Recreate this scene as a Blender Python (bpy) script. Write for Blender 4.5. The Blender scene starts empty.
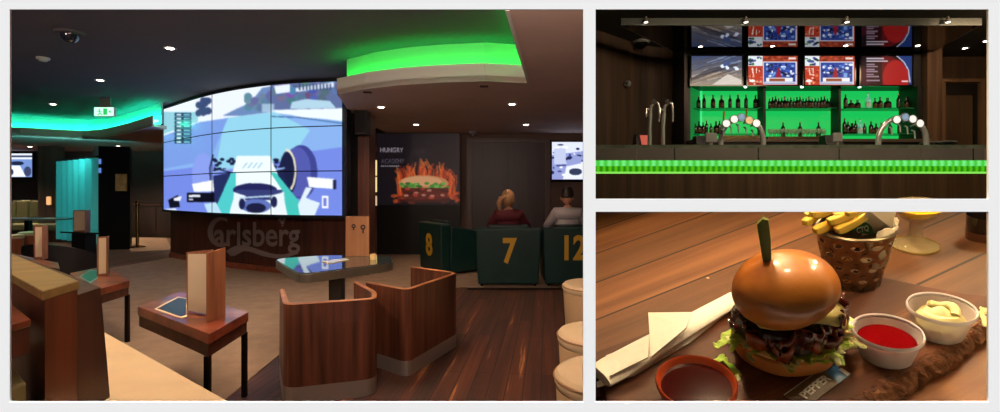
import bpy, bmesh, math, random
import numpy as np
from mathutils import Vector, Matrix, Euler
random.seed(7)
rng = np.random.default_rng(5)
C = bpy.context.scene.collection
sc = bpy.context.scene
PI = math.pi
EYE = 1.35            # eye height above the lounge floor
F = 480.0             # focal length in pixels of a 1000 x 412 picture
HX, HY = 500.0, 192.0 # where the level, straight-ahead direction falls

# ---------------------------------------------------------------- measuring helpers
def P(x, y, Y):       # point seen at (x, y), Y metres ahead
    return Vector(((x-HX)/F*Y, Y, EYE-(y-HY)/F*Y))
def G(x, y, z=0.0):   # point seen at (x, y) lying at height z
    Y = F*(EYE-z)/(y-HY)
    return Vector(((x-HX)/F*Y, Y, z))

# ---------------------------------------------------------------- colour / materials
def lin(c):
    if isinstance(c, (int, float)): c = (c, c, c)
    return tuple(((v/255)/12.92 if v/255 <= .04045 else ((v/255+.055)/1.055)**2.4) for v in c)
def newmat(name):
    m = bpy.data.materials.new(name); m.use_nodes = True
    nt = m.node_tree
    return m, nt, nt.nodes['Principled BSDF']
def mat(name, col, rough=.5, metal=0., emit=0., ecol=None, noise=0., nscale=8., bump=0., trans=0., ior=1.45, coat=0., alpha=1., spec=.5, sss=0.):
    m, nt, b = newmat(name)
    c = lin(col)
    b.inputs['Base Color'].default_value = (*c, 1)
    b.inputs['Roughness'].default_value = rough
    b.inputs['Metallic'].default_value = metal
    b.inputs['IOR'].default_value = ior
    b.inputs['Transmission Weight'].default_value = trans
    b.inputs['Coat Weight'].default_value = coat
    b.inputs['Specular IOR Level'].default_value = spec
    b.inputs['Alpha'].default_value = alpha
    if sss:
        b.inputs['Subsurface Weight'].default_value = sss
        b.inputs['Subsurface Radius'].default_value = (.05, .03, .015)
    if emit:
        b.inputs['Emission Color'].default_value = (*(lin(ecol) if ecol else c), 1)
        b.inputs['Emission Strength'].default_value = emit
    if noise or bump:
        tc = nt.nodes.new('ShaderNodeTexCoord'); n = nt.nodes.new('ShaderNodeTexNoise')
        n.inputs['Scale'].default_value = nscale; n.inputs['Detail'].default_value = 5
        nt.links.new(tc.outputs['Object'], n.inputs['Vector'])
        if noise:
            r = nt.nodes.new('ShaderNodeValToRGB')
            r.color_ramp.elements[0].position = .3; r.color_ramp.elements[1].position = .7
            r.color_ramp.elements[0].color = (*[v*(1-noise) for v in c], 1)
            r.color_ramp.elements[1].color = (*[min(1, v*(1+noise)) for v in c], 1)
            nt.links.new(n.outputs['Fac'], r.inputs['Fac']); nt.links.new(r.outputs['Color'], b.inputs['Base Color'])
        if bump:
            bp = nt.nodes.new('ShaderNodeBump'); bp.inputs['Strength'].default_value = bump; bp.inputs['Distance'].default_value = .02
            nt.links.new(n.outputs['Fac'], bp.inputs['Height']); nt.links.new(bp.outputs['Normal'], b.inputs['Normal'])
    return m
def wood(name, c1, c2, axis='z', scale=14., stretch=.06, rough=.4, coat=0., rotz=0., c3=None, seam=None, bump=.1):
    """grain runs along axis; seam=(width, length) adds plank joints"""
    m, nt, b = newmat(name); N = nt.nodes.new; L = nt.links.new
    tc = N('ShaderNodeTexCoord'); mp = N('ShaderNodeMapping'); mp.inputs['Rotation'].default_value = (0, 0, rotz)
    L(tc.outputs['Object'], mp.inputs['Vector'])
    mp2 = N('ShaderNodeMapping')
    s = [1, 1, 1]; s['xyz'.index(axis)] = stretch
    mp2.inputs['Scale'].default_value = s
    L(mp.outputs['Vector'], mp2.inputs['Vector'])
    n = N('ShaderNodeTexNoise'); n.inputs['Scale'].default_value = scale; n.inputs['Detail'].default_value = 6; n.inputs['Roughness'].default_value = .6
    L(mp2.outputs['Vector'], n.inputs['Vector'])
    r = N('ShaderNodeValToRGB'); e = r.color_ramp.elements
    e[0].position = .36; e[0].color = (*lin(c1), 1); e[1].position = .62; e[1].color = (*lin(c2), 1)
    if c3:
        x = e.new(.70); x.color = (*lin(c3), 1)
    L(n.outputs['Fac'], r.inputs['Fac'])
    col = r.outputs['Color']
    if seam:
        br = N('ShaderNodeTexBrick'); br.inputs['Scale'].default_value = 1
        br.inputs['Brick Width'].default_value = seam[1]; br.inputs['Row Height'].default_value = seam[0]
        br.inputs['Mortar Size'].default_value = seam[2] if len(seam) > 2 else .004; br.offset = .37
        br.inputs['Color1'].default_value = (.45, .45, .45, 1); br.inputs['Color2'].default_value = (1, 1, 1, 1)
        br.inputs['Mortar'].default_value = (.08, .06, .05, 1)
        mp3 = N('ShaderNodeMapping'); mp3.inputs['Rotation'].default_value = (0, 0, 0 if axis == 'x' else PI/2); mp3.inputs['Location'].default_value = (11.3 if seam[1] > 20 else 0, .05, 0)
        L(mp.outputs['Vector'], mp3.inputs['Vector']); L(mp3.outputs['Vector'], br.inputs['Vector'])
        mx = N('ShaderNodeMix'); mx.data_type = 'RGBA'; mx.blend_type = 'MULTIPLY'; mx.inputs[0].default_value = 1
        L(col, mx.inputs[6]); L(br.outputs['Color'], mx.inputs[7]); col = mx.outputs[2]
    L(col, b.inputs['Base Color'])
    b.inputs['Roughness'].default_value = rough; b.inputs['Coat Weight'].default_value = coat
    if bump:
        bp = N('ShaderNodeBump'); bp.inputs['Strength'].default_value = bump; bp.inputs['Distance'].default_value = .005
        L(n.outputs['Fac'], bp.inputs['Height']); L(bp.outputs['Normal'], b.inputs['Normal'])
    return m
def glow(name, col, s):
    m, nt, b = newmat(name)
    b.inputs['Base Color'].default_value = (0, 0, 0, 1)
    b.inputs['Emission Color'].default_value = (*lin(col), 1); b.inputs['Emission Strength'].default_value = s
    return m
def artmat(name, s=1., base=0., rough=.3, spec=.5):
    """a display or print: its picture is stored per vertex"""
    m, nt, b = newmat(name)
    a = nt.nodes.new('ShaderNodeVertexColor'); a.layer_name = 'art'
    if base: nt.links.new(a.outputs['Color'], b.inputs['Base Color'])
    else: b.inputs['Base Color'].default_value = (.01, .01, .01, 1)
    if s:
        nt.links.new(a.outputs['Color'], b.inputs['Emission Color']); b.inputs['Emission Strength'].default_value = s
    b.inputs['Roughness'].default_value = rough; b.inputs['Specular IOR Level'].default_value = spec
    return m

# ---------------------------------------------------------------- mesh builder
class MB:
    def __init__(s): s.v = []; s.f = []; s.m = []
    def add(s, vs, fs, mi=0):
        o = len(s.v); s.v += [tuple(p) for p in vs]; s.f += [tuple(i+o for i in f) for f in fs]; s.m += [mi]*len(fs); return s
    def box(s, x0, x1, y0, y1, z0, z1, mi=0, M=None):
        vs = [Vector(p) for p in ((x0,y0,z0),(x1,y0,z0),(x1,y1,z0),(x0,y1,z0),(x0,y0,z1),(x1,y0,z1),(x1,y1,z1),(x0,y1,z1))]
        if M: vs = [M @ p for p in vs]
        return s.add(vs, [(0,3,2,1),(4,5,6,7),(0,1,5,4),(1,2,6,5),(2,3,7,6),(3,0,4,7)], mi)
    def hexa(s, bot, top, mi=0):
        n = len(bot); vs = [Vector(p) for p in bot]+[Vector(p) for p in top]
        return s.add(vs, [tuple(range(n))[::-1], tuple(range(n, 2*n))]+[(i, (i+1) % n, n+(i+1) % n, n+i) for i in range(n)], mi)
    def prism(s, poly, z0, z1, mi=0):
        a = sum(poly[i][0]*poly[(i+1) % len(poly)][1]-poly[(i+1) % len(poly)][0]*poly[i][1] for i in range(len(poly)))
        if a < 0: poly = poly[::-1]
        return s.hexa([(p[0], p[1], z0) for p in poly], [(p[0], p[1], z1) for p in poly], mi)
    def ribbon(s, pts, z0, z1, t, mi=0, closed=False, ztops=None, zbots=None):
        """upright wall of thickness t along plan points (offset to the left of the path)"""
        n = len(pts); L = []; 
        for i in range(n):
            a = Vector(pts[max(i-1, 0)][:2]) if not closed else Vector(pts[(i-1) % n][:2])
            b = Vector(pts[min(i+1, n-1)][:2]) if not closed else Vector(pts[(i+1) % n][:2])
            d = (b-a).normalized(); L.append(Vector((-d.y, d.x))*t)
        vs = []
        for i, p in enumerate(pts):
            zt = ztops[i] if ztops else z1; zb = zbots[i] if zbots else z0
            q = (p[0]+L[i].x, p[1]+L[i].y)
            vs += [(p[0], p[1], zb), (p[0], p[1], zt), (q[0], q[1], zt), (q[0], q[1], zb)]
        fs = []
        for i in range(n if closed else n-1):
            a = 4*i; b = 4*((i+1) % n)
            for k in range(4): fs.append((a+k, a+(k+1) % 4, b+(k+1) % 4, b+k))
        if not closed: fs += [(3,2,1,0), tuple(4*(n-1)+k for k in range(4))]
        return s.add(vs, fs, mi)
    def lathe(s, prof, seg=24, c=(0,0,0), mi=0, M=None, wob=None, cap=False):
        vs = []; fs = []
        for j, (r, z) in enumerate(prof):
            for i in range(seg):
                a = 2*PI*i/seg; k = wob(a, j) if wob else 1
                p = Vector((r*k*math.cos(a), r*k*math.sin(a), z))
                if M: p = M @ p
                vs.append(p+Vector(c))
        for j in range(len(prof)-1):
            for i in range(seg):
                fs.append((j*seg+i, j*seg+(i+1) % seg, (j+1)*seg+(i+1) % seg, (j+1)*seg+i))
        if cap and prof[0][0] > 1e-6: fs.append(tuple(range(seg))[::-1])
        if cap and prof[-1][0] > 1e-6: fs.append(tuple((len(prof)-1)*seg+i for i in range(seg)))
        return s.add(vs, fs, mi)
    def tube(s, pts, r, seg=10, mi=0, flat=1.):
        pts = [Vector(p) for p in pts]; n = len(pts)
        rs = r if isinstance(r, (list, tuple)) else [r]*n
        vs = []; up = Vector((0, 0, 1)); 
        d0 = (pts[1]-pts[0]).normalized()
        side = d0.cross(up)
        if side.length < .1: side = d0.cross(Vector((1, 0, 0)))
        side.normalize()
        for i in range(n):
            d = (pts[min(i+1, n-1)]-pts[max(i-1, 0)]).normalized()
            side = (side-d*side.dot(d)).normalized(); w = d.cross(side)
            for k in range(seg):
                a = 2*PI*k/seg
                vs.append(pts[i]+side*math.cos(a)*rs[i]+w*math.sin(a)*rs[i]*flat)
        fs = [(i*seg+k, i*seg+(k+1) % seg, (i+1)*seg+(k+1) % seg, (i+1)*seg+k) for i in range(n-1) for k in range(seg)]
        fs += [tuple(range(seg))[::-1], tuple((n-1)*seg+k for k in range(seg))]
        return s.add(vs, fs, mi)
    def ell(s, c, r, seg=16, rings=10, M=None, mi=0, fn=None):
        vs = []; fs = []
        for j in range(rings+1):
            t = PI*j/rings
            for i in range(seg):
                a = 2*PI*i/seg
                p = Vector((math.sin(t)*math.cos(a), math.sin(t)*math.sin(a), math.cos(t)))
                k = fn(p) if fn else 1
                p = Vector((p.x*r[0]*k, p.y*r[1]*k, p.z*r[2]*k))
                if M: p = M @ p
                vs.append(p+Vector(c))
        for j in range(rings):
            for i in range(seg):
                fs.append((j*seg+i, (j+1)*seg+i, (j+1)*seg+(i+1) % seg, j*seg+(i+1) % seg))
        return s.add(vs, fs, mi)
    def build(s, name, mats, parent=None, smooth=False, bevel=0., off=None, solid=0., subsurf=0, clean=True):
        me = bpy.data.meshes.new(name)
        vs = s.v
        if off is not None: vs = [(p[0]-off[0], p[1]-off[1], p[2]-off[2]) for p in s.v]
        me.from_pydata(vs, [], s.f)
        if not isinstance(mats, (list, tuple)): mats = [mats]
        for m in mats: me.materials.append(m)
        me.polygons.foreach_set('material_index', s.m)
        me.update()
        if clean:
            bm = bmesh.new(); bm.from_mesh(me)
            bmesh.ops.remove_doubles(bm, verts=bm.verts, dist=1e-6)
            bmesh.ops.recalc_face_normals(bm, faces=bm.faces)
            bm.to_mesh(me); bm.free()
        if smooth:
            me.polygons.foreach_set('use_smooth', [True]*len(me.polygons))
            try: me.set_sharp_from_angle(angle=math.radians(40))
            except Exception: pass
        o = bpy.data.objects.new(name, me); C.objects.link(o)
        if parent: o.parent = parent
        if solid:
            q = o.modifiers.new('solid', 'SOLIDIFY'); q.thickness = solid; q.offset = 0
        if bevel:
            q = o.modifiers.new('bevel', 'BEVEL'); q.width = bevel; q.segments = 2; q.limit_method = 'ANGLE'
        if subsurf:
            q = o.modifiers.new('sub', 'SUBSURF'); q.levels = subsurf; q.render_levels = subsurf
        return o
def tag(o, label=None, cat=None, group=None, kind=None):
    if label: o['label'] = label
    if cat: o['category'] = cat
    if group: o['group'] = group
    if kind: o['kind'] = kind
    return o
def thing(name, label, cat, loc=(0, 0, 0), rotz=0., group=None):
    o = bpy.data.objects.new(name, None); C.objects.link(o); o.empty_display_size = .1
    o.location = loc; o.rotation_euler = (0, 0, rotz)
    return tag(o, label, cat, group)
def struct(name, mb, m, **k): return tag(mb.build(name, m, **k), kind='structure')
def dup(root, loc=None, rotz=None, label=None, group=None):
    def cp(o, par):
        c = o.copy(); C.objects.link(c)
        if par: c.parent = par
        for ch in list(o.children): cp(ch, c)
        return c
    kids = {}
    r = cp(root, None)
    if loc is not None: r.location = loc
    if rotz is not None: r.rotation_euler = (0, 0, rotz)
    if label: r['label'] = label
    if group: r['group'] = group
    return r
def text_verts(txt, size=1., extrude=.0, bold=0., shear=0.):
    cu = bpy.data.curves.new('t', 'FONT'); cu.body = txt; cu.size = size; cu.extrude = extrude; cu.offset = bold; cu.shear = shear
    cu.resolution_u = 4
    o = bpy.data.objects.new('t', cu); C.objects.link(o)
    bpy.context.view_layer.update()
    dg = bpy.context.evaluated_depsgraph_get(); me = bpy.data.meshes.new_from_object(o.evaluated_get(dg))
    vs = [tuple(v.co) for v in me.vertices]; fs = [tuple(p.vertices) for p in me.polygons]
    bpy.data.objects.remove(o); bpy.data.curves.remove(cu); bpy.data.meshes.remove(me)
    return vs, fs
def text_part(name, txt, fn, w, h, m, parent, thick=.006, bold=0., label=None, shear=0., off=None):
    """lettering w x h metres; fn(u, v, d) places a point (u right, v up, d towards the viewer)"""
    vs, fs = text_verts(txt, 1., .5, bold, shear)
    xs = [v[0] for v in vs]; ys = [v[1] for v in vs]; x0, x1, y0, y1 = min(xs), max(xs), min(ys), max(ys)
    mb = MB(); mb.add([fn((v[0]-x0)/(x1-x0)*w, (v[1]-y0)/(y1-y0)*h, (v[2]+.5)*thick) for v in vs], fs)
    o = mb.build(name, m, parent, clean=False, off=off)
    if label: o['label'] = label
    return o

# ---------------------------------------------------------------- little painter for displays and prints
class Art:
    """canvas addressed in any rectangle x0..x1, y0..y1 (y down)"""
    def __init__(s, x0, y0, x1, y1, k, bg):
        s.r = (x0, y0, x1, y1); s.nx = int((x1-x0)*k)+1; s.ny = int((y1-y0)*k)+1
        s.X, s.Y = np.meshgrid(np.linspace(x0, x1, s.nx), np.linspace(y0, y1, s.ny))
        s.a = np.zeros((s.ny, s.nx, 3)); s.a[:] = bg
    def poly(s, pts, c, al=1.):
        m = np.zeros(s.X.shape, bool); n = len(pts)
        for i in range(n):
            (ax, ay), (bx, by) = pts[i], pts[(i+1) % n]
            if ay == by: continue
            cond = ((ay > s.Y) != (by > s.Y)) & (s.X < (bx-ax)*(s.Y-ay)/(by-ay)+ax)
            m ^= cond
        return s.put(m, c, al)
    def put(s, m, c, al=1.):
        s.a[m] = s.a[m]*(1-al)+np.array(c)*al; return s
    def rect(s, x0, y0, x1, y1, c, al=1.): return s.put((s.X >= x0) & (s.X <= x1) & (s.Y >= y0) & (s.Y <= y1), c, al)
    def ell(s, cx, cy, rx, ry, c, al=1., rot=0.):
        dx, dy = s.X-cx, s.Y-cy; u = dx*math.cos(rot)+dy*math.sin(rot); v = -dx*math.sin(rot)+dy*math.cos(rot)
        return s.put((u/rx)**2+(v/ry)**2 <= 1, c, al)
    def line(s, pts, w, c, al=1.):
        for (ax, ay), (bx, by) in zip(pts[:-1], pts[1:]):
            dx, dy = bx-ax, by-ay; L = dx*dx+dy*dy+1e-9
            t = np.clip(((s.X-ax)*dx+(s.Y-ay)*dy)/L, 0, 1)
            s.put((s.X-ax-t*dx)**2+(s.Y-ay-t*dy)**2 <= (w/2)**2, c, al)
        return s
    def grad(s, c0, c1, vertical=True):
        x0, y0, x1, y1 = s.r
        t = ((s.Y-y0)/(y1-y0) if vertical else (s.X-x0)/(x1-x0))[..., None]
        s.a = np.array(c0)*(1-t)+np.array(c1)*t; return s
    def text(s, txt, x, y, w, h, c, al=1., bold=.0):
        vs, fs = text_verts(txt, 1., 0, bold)
        a = [v[0] for v in vs]; b = [v[1] for v in vs]; ax, bx, ay, by = min(a), max(a), min(b), max(b)
        for f in fs:
            s.poly([(x+(vs[i][0]-ax)/(bx-ax)*w, y+h-(vs[i][1]-ay)/(by-ay)*h) for i in f], c, al)
        return s
    def blur(s, n=1):
        for _ in range(n):
            p = np.pad(s.a, ((1, 1), (1, 1), (0, 0)), 'edge')
            s.a = (p[:-2, 1:-1]+p[2:, 1:-1]+p[1:-1, :-2]+p[1:-1, 2:]+2*p[1:-1, 1:-1])/6
        return s
    def noise(s, amp, cell=4):
        g = rng.normal(0, amp, (s.ny//cell+2, s.nx//cell+2, 1))
        s.a = np.clip(s.a+np.kron(g[:, :, 0], np.ones((cell, cell)))[:s.ny, :s.nx, None], 0, 255); return s
    def sample(s, x, y):
        x0, y0, x1, y1 = s.r
        i = np.clip(((np.asarray(x)-x0)/(x1-x0)*(s.nx-1)).round().astype(int), 0, s.nx-1)
        j = np.clip(((np.asarray(y)-y0)/(y1-y0)*(s.ny-1)).round().astype(int), 0, s.ny-1)
        c = np.clip(s.a[j, i], 0, 255)/255
        return np.where(c <= .04045, c/12.92, ((c+.055)/1.055)**2.4)
def art_grid(name, fn, nx, ny, cols, m, parent=None, off=None):
    """picture surface: fn(s, t) -> point, cols(s, t arrays) -> linear rgb"""
    S, T = np.meshgrid(np.linspace(0, 1, nx), np.linspace(0, 1, ny))
    vs = [fn(a, b) for a, b in zip(S.ravel(), T.ravel())]
    fs = [(j*nx+i, (j+1)*nx+i, (j+1)*nx+i+1, j*nx+i+1) for j in range(ny-1) for i in range(nx-1)]
    mb = MB(); mb.add(vs, fs)
    o = mb.build(name, m, parent, off=off, clean=False)
    ca = o.data.color_attributes.new('art', 'FLOAT_COLOR', 'POINT')
    rgb = cols(S.ravel(), T.ravel(), vs)
    ca.data.foreach_set('color', np.hstack([rgb, np.ones((len(vs), 1))]).astype(np.float32).ravel())
    return o
def flat_art(name, art, x0, x1, z0, z1, y, k, m, parent=None, off=None):
    """upright picture facing -Y"""
    X0, Y0, X1, Y1 = art.r
    nx = max(8, int((X1-X0)*k)); ny = max(8, int((Y1-Y0)*k))
    return art_grid(name, lambda s, t: (x0+(x1-x0)*s, y, z1+(z0-z1)*t), nx, ny,
                    lambda s, t, v: art.sample(X0+(X1-X0)*s, Y0+(Y1-Y0)*t), m, parent, off)
def spot(name, loc, target, power, col=(255, 200, 150), size=60, blend=.6, rad=.04):
    l = bpy.data.lights.new(name, 'SPOT'); l.energy = power; l.color = lin(col); l.spot_size = math.radians(size); l.spot_blend = blend; l.shadow_soft_size = rad
    o = bpy.data.objects.new(name, l); C.objects.link(o); o.location = loc
    o.rotation_euler = (Vector(target)-Vector(loc)).to_track_quat('-Z', 'Y').to_euler()
    return o
def area(name, loc, target, power, col, sx, sy):
    l = bpy.data.lights.new(name, 'AREA'); l.energy = power; l.color = lin(col); l.shape = 'RECTANGLE'; l.size = sx; l.size_y = sy
    o = bpy.data.objects.new(name, l); C.objects.link(o); o.location = loc
    o.rotation_euler = (Vector(target)-Vector(loc)).to_track_quat('-Z', 'Y').to_euler()
    return o

# ---------------------------------------------------------------- camera, world
cam = bpy.data.cameras.new('camera'); co = bpy.data.objects.new('camera', cam); C.objects.link(co)
co.location = (0, 0, EYE); co.rotation_euler = (PI/2, 0, 0)
cam.sensor_width = 36; cam.lens = F/1000*36; cam.shift_y = -14/1000; cam.clip_start = .05
sc.camera = co
w = bpy.data.worlds.new('world'); sc.world = w; w.use_nodes = True
w.node_tree.nodes['Background'].inputs[0].default_value = (0, 0, 0, 1)
w.node_tree.nodes['Background'].inputs[1].default_value = 0
vs_ = sc.view_settings; sc.display_settings.display_device = 'sRGB'
vs_.view_transform = 'Standard'; vs_.look = 'None'; vs_.exposure = 0; vs_.gamma = 1; vs_.use_curve_mapping = False
sc.cycles.use_denoising = True
sc.cycles.max_bounces = 8; sc.cycles.sample_clamp_indirect = 4; sc.cycles.caustics_reflective = False

# ---------------------------------------------------------------- shared materials
M = {}
M['wall_white'] = mat('white_panel', 243, .9)
M['ceil_dark'] = mat('dark_ceiling', (88, 86, 94), .9)
M['ceil_low'] = mat('beige_ceiling', (214, 190, 176), .9, noise=.06, nscale=1.5)
M['wall_brown'] = mat('brown_wall', (105, 84, 76), .8, noise=.1, nscale=2)
M['wall_dark'] = mat('dark_wall', (78, 66, 64), .7, noise=.15, nscale=1.5)
M['lip'] = mat('cove_lip', (215, 215, 205), .8)
M['led_green'] = glow('green_led_cove', (14, 225, 84), 22)
M['led_cyan'] = glow('cyan_led_cove', (36, 235, 175), 40)
M['black'] = mat('black', 14, .45)
M['black_gloss'] = mat('black_gloss', 10, .12)
M['steel'] = mat('brushed_steel', (170, 162, 152), .35, .6)
M['chrome'] = mat('chrome', (210, 210, 210), .12, 1.)
M['dark_metal'] = mat('dark_metal', (40, 34, 32), .35, .8)
M['brass'] = mat('brass', (190, 160, 110), .25, 1.)
M['lens'] = glow('lamp_lens', (255, 236, 215), 14)
M['lens_dim'] = glow('lamp_lens_dim', (255, 240, 225), 5)
M['white_plastic'] = mat('white_plastic', (215, 215, 210), .4)
M['grey_plastic'] = mat('grey_plastic', (140, 140, 138), .4)
M['cream'] = mat('cream_leather', (232, 205, 160), .45, noise=.05, nscale=5)
M['cream_dark'] = mat('khaki_leather', (120, 112, 72), .55)
M['wood_red'] = wood('red_brown_wood', (96, 42, 26), (150, 74, 48), 'x', 9, .12, .3, .3)
M['wood_dark'] = wood('dark_wood', (52, 28, 20), (88, 48, 34), 'z', 12, .06, .4)
M['wood_tub'] = wood('walnut_veneer', (64, 36, 25), (112, 66, 46), 'z', 16, .05, .35, .3)
M['wood_rail'] = wood('oak_rail', (150, 104, 62), (186, 134, 84), 'x', 9, .1, .4)
M['wood_menu'] = wood('menu_wood', (128, 78, 52), (166, 108, 74), 'z', 14, .05, .5)
M['floor_wood'] = wood('plank_floor', (56, 27, 16), (104, 55, 33), 'y', 11, .04, .6, .0, rotz=.1, c3=(220, 150, 92), seam=(.12, 1.5))
M['carpet'] = mat('beige_carpet', (150, 126, 104), .95, noise=.12, nscale=6, bump=.2)
M['paper'] = mat('cream_paper', (226, 205, 170), .8)
M['green_leather'] = mat('green_leather', (14, 50, 46), .45, noise=.15, nscale=4)
M['yellow'] = mat('yellow_paint', (206, 160, 40), .5)
# ================================================================ added white mat with three openings, standing for the borders between pictures
def opening(x0, x1, y0, y1, Y=1.1):
    a = P(x0, y0, Y); b = P(x1, y1, Y); return a.x, b.x, b.z, a.z
OP = [opening(9.8, 583.2, 9.3, 402.2), opening(595.6, 988.4, 9.3, 198.8), opening(595.6, 988.4, 211.8, 402.2)]
def wall_front_mat():
    xs = sorted({-17.6, 10.2, *[v for o in OP for v in o[:2]]}); zs = sorted({-.02, 4.4, *[v for o in OP for v in o[2:]]})
    mb = MB()
    for i in range(len(xs)-1):
        for j in range(len(zs)-1):
            cx, cz = (xs[i]+xs[i+1])/2, (zs[j]+zs[j+1])/2
            if any(o[0] < cx < o[1] and o[2] < cz < o[3] for o in OP): continue
            mb.box(xs[i], xs[i+1], 1.1, 1.104, zs[j], zs[j+1])
    return struct('wall_front_mat', mb, M['wall_white'])
wall_front_mat()
wall_wash_sun = bpy.data.lights.new('wall_wash_sun', 'SUN'); wall_wash_sun.energy = 33.5; wall_wash_sun.angle = .01  # added steep light that only whitens the front mat
so = bpy.data.objects.new('wall_wash_sun', wall_wash_sun); C.objects.link(so); so.location = (0, -3, 6)
so.rotation_euler = Vector((0, math.cos(math.radians(85)), -math.sin(math.radians(85)))).to_track_quat('-Z', 'Y').to_euler()

# ================================================================ LOUNGE shell
YB = 10.5
struct('floor', MB().box(-17.6, 4.7, 1.12, 16.4, -.1, 0), M['floor_wood'])
cp = [G(226, 400), G(252, 378), G(290, 347), G(340, 322), G(400, 301), G(460, 288)]
cpoly = [(p.x, p.y) for p in cp]+[(4.6, 6.55), (4.6, 10.4), (-2.9, 10.4)]+[(-3.6, 8.4)]+[(G(272, 272).x, G(272, 272).y), (G(212, 263).x, G(212, 263).y), (G(171, 258).x, G(171, 258).y)]
cpoly += [(G(130, 265).x, G(130, 265).y), (G(60, 276).x, G(60, 276).y), (-9, 6), (-6, 1.6), (-2.0, 1.5)]
tag(MB().prism(cpoly, 0, .008).build('carpet', M['carpet']), 'large beige carpet on the dark plank floor in front of the big screen', 'carpet')
far = MB().prism([(G(131, 252).x, G(131, 252).y), (G(171, 250).x, 11.2), (G(171, 236).x, 14.5), (G(131, 236).x, 14.5)], 0, .006)
tag(far.build('carpet', M['carpet']), 'strip of pale carpet by the brass stanchion, behind the wooden Carlsberg plinth', 'carpet')
struct('wall_left', MB().box(-17.6, -17.5, 1.12, 16.4, 0, 3.1), M['wall_dark'])
struct('wall_back', MB().box(-17.5, -3.45, 15.0, 15.1, 0, 3.1), M['wall_dark'])
struct('wall_side', MB().box(-3.45, -3.35, YB, 15.1, 0, 3.1), M['wall_dark'])
struct('wall_back', MB().box(-3.45, 4.7, YB, YB+.1, 0, 3.1), M['wall_brown'])
struct('wall_right', MB().box(4.6, 4.7, 1.12, 9.51, 0, .85), M['wall_brown'])
struct('wall_right', MB().box(4.6, 4.7, 9.52, YB, 0, 3.1), M['wall_brown'])
ceil = MB().prism([(-17.6, 1.12), (.2, 1.12), (1.66, 9.4), (1.68, 9.53), (4.7, 9.53), (4.7, 15.2), (-17.6, 15.2)], 3.1, 3.16)
struct('ceiling', ceil, M['ceil_dark'])
# lower ceilings with a light cove along their free edge
def chaikin(pts, n=2, closed=False):
    for _ in range(n):
        q = [] if closed else [pts[0]]
        m = len(pts)
        for i in range(m if closed else m-1):
            a, b = pts[i], pts[(i+1) % m]
            q += [tuple(a[k]*.75+b[k]*.25 for k in range(len(a))), tuple(a[k]*.25+b[k]*.75 for k in range(len(a)))]
        if not closed: q.append(pts[-1])
        pts = q
    return pts
def xy(p): return (p.x, p.y)
ZL = 2.62
edgeR = [xy(G(x, y, ZL)) for x, y in ((527, 82.5), (485, 80.5), (440, 82), (400, 84.5), (365, 88.5), (337, 94))]
sideR = [(-.24, 1.14), xy(G(505, 10, ZL)), edgeR[0]]
lowR = sideR[:2]+edgeR+[(-2.45, 7.9), (-2.45, YB), (4.6, YB), (4.6, 9.53), (.1771*9.53, 9.53), (.1771*1.14, 1.14)]
struct('ceiling', MB().prism(lowR, ZL, ZL+.06), M['ceil_low'])
edgeL = chaikin([(-17.4, 11.3)]+[xy(G(x, y, ZL)) for x, y in ((10, 135.5), (50, 137.5), (92, 139.5), (125, 133.5), (152, 126))], 1)
lowL = edgeL+[(-6.75, 10.3), (-4.6, 10.3), (-3.46, 10.3), (-3.46, 15.0), (-17.5, 15.0)]
struct('ceiling', MB().prism(lowL, ZL, ZL+.06), M['ceil_low'])
M['cove_wall_glow_pale'] = mat('cove_wall_glow_pale', (165, 238, 228), .9)  # paler turquoise tint, LED glow put into the wall colour
M['cove_wall_glow'] = mat('cove_wall_glow', (120, 225, 150), .9)  # green LED glow put into the wall colour
def cove(pts, name, led, side=1, wm='cove_wall_glow'):
    """lip board, trough and glow-tinted wall above it; pts run so that the low ceiling lies to the left"""
    struct('trim_'+name, MB().ribbon(pts, ZL-.005, ZL+.2, .03*side), M['lip'])
    n = len(pts); inner = []; st_ = []
    for i in range(n):
        a = Vector(pts[max(i-1, 0)]); b = Vector(pts[min(i+1, n-1)]); d = (b-a).normalized()
        inner.append((pts[i][0]-d.y*.15*side, pts[i][1]+d.x*.15*side)); st_.append((pts[i][0]-d.y*.05*side, pts[i][1]+d.x*.05*side))
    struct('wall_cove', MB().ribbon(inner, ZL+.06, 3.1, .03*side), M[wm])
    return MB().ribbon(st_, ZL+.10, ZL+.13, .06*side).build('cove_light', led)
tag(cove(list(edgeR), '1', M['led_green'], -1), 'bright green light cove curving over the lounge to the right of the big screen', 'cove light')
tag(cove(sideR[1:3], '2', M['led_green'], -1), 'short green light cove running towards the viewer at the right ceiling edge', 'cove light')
tag(cove(edgeL, '3', M['led_cyan'], 1, 'cove_wall_glow_pale'), 'turquoise green light cove above the booths at the far left', 'cove light')

# partition between lounge and bar area
struct('wall_partition', MB().hexa([(.1785*1.106, 1.106, .56), (.1935*1.106, 1.106, .56), (.1935*3, 3, .56), (.1785*3, 3, .56)],
       [(.1785*1.106, 1.106, 4.2), (.1935*1.106, 1.106, 4.2), (.1935*3, 3, 4.2), (.1785*3, 3, 4.2)]), M['wall_dark'])
struct('wall_partition', MB().hexa([(.1785*3, 3, .98), (.1935*3, 3, .98), (.1935*9.4, 9.4, .98), (.1785*9.4, 9.4, .98)],
       [(.1785*3, 3, 4.2), (.1935*3, 3, 4.2), (.1935*9.4, 9.4, 4.2), (.1785*9.4, 9.4, 4.2)]), M['wall_dark'])

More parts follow.
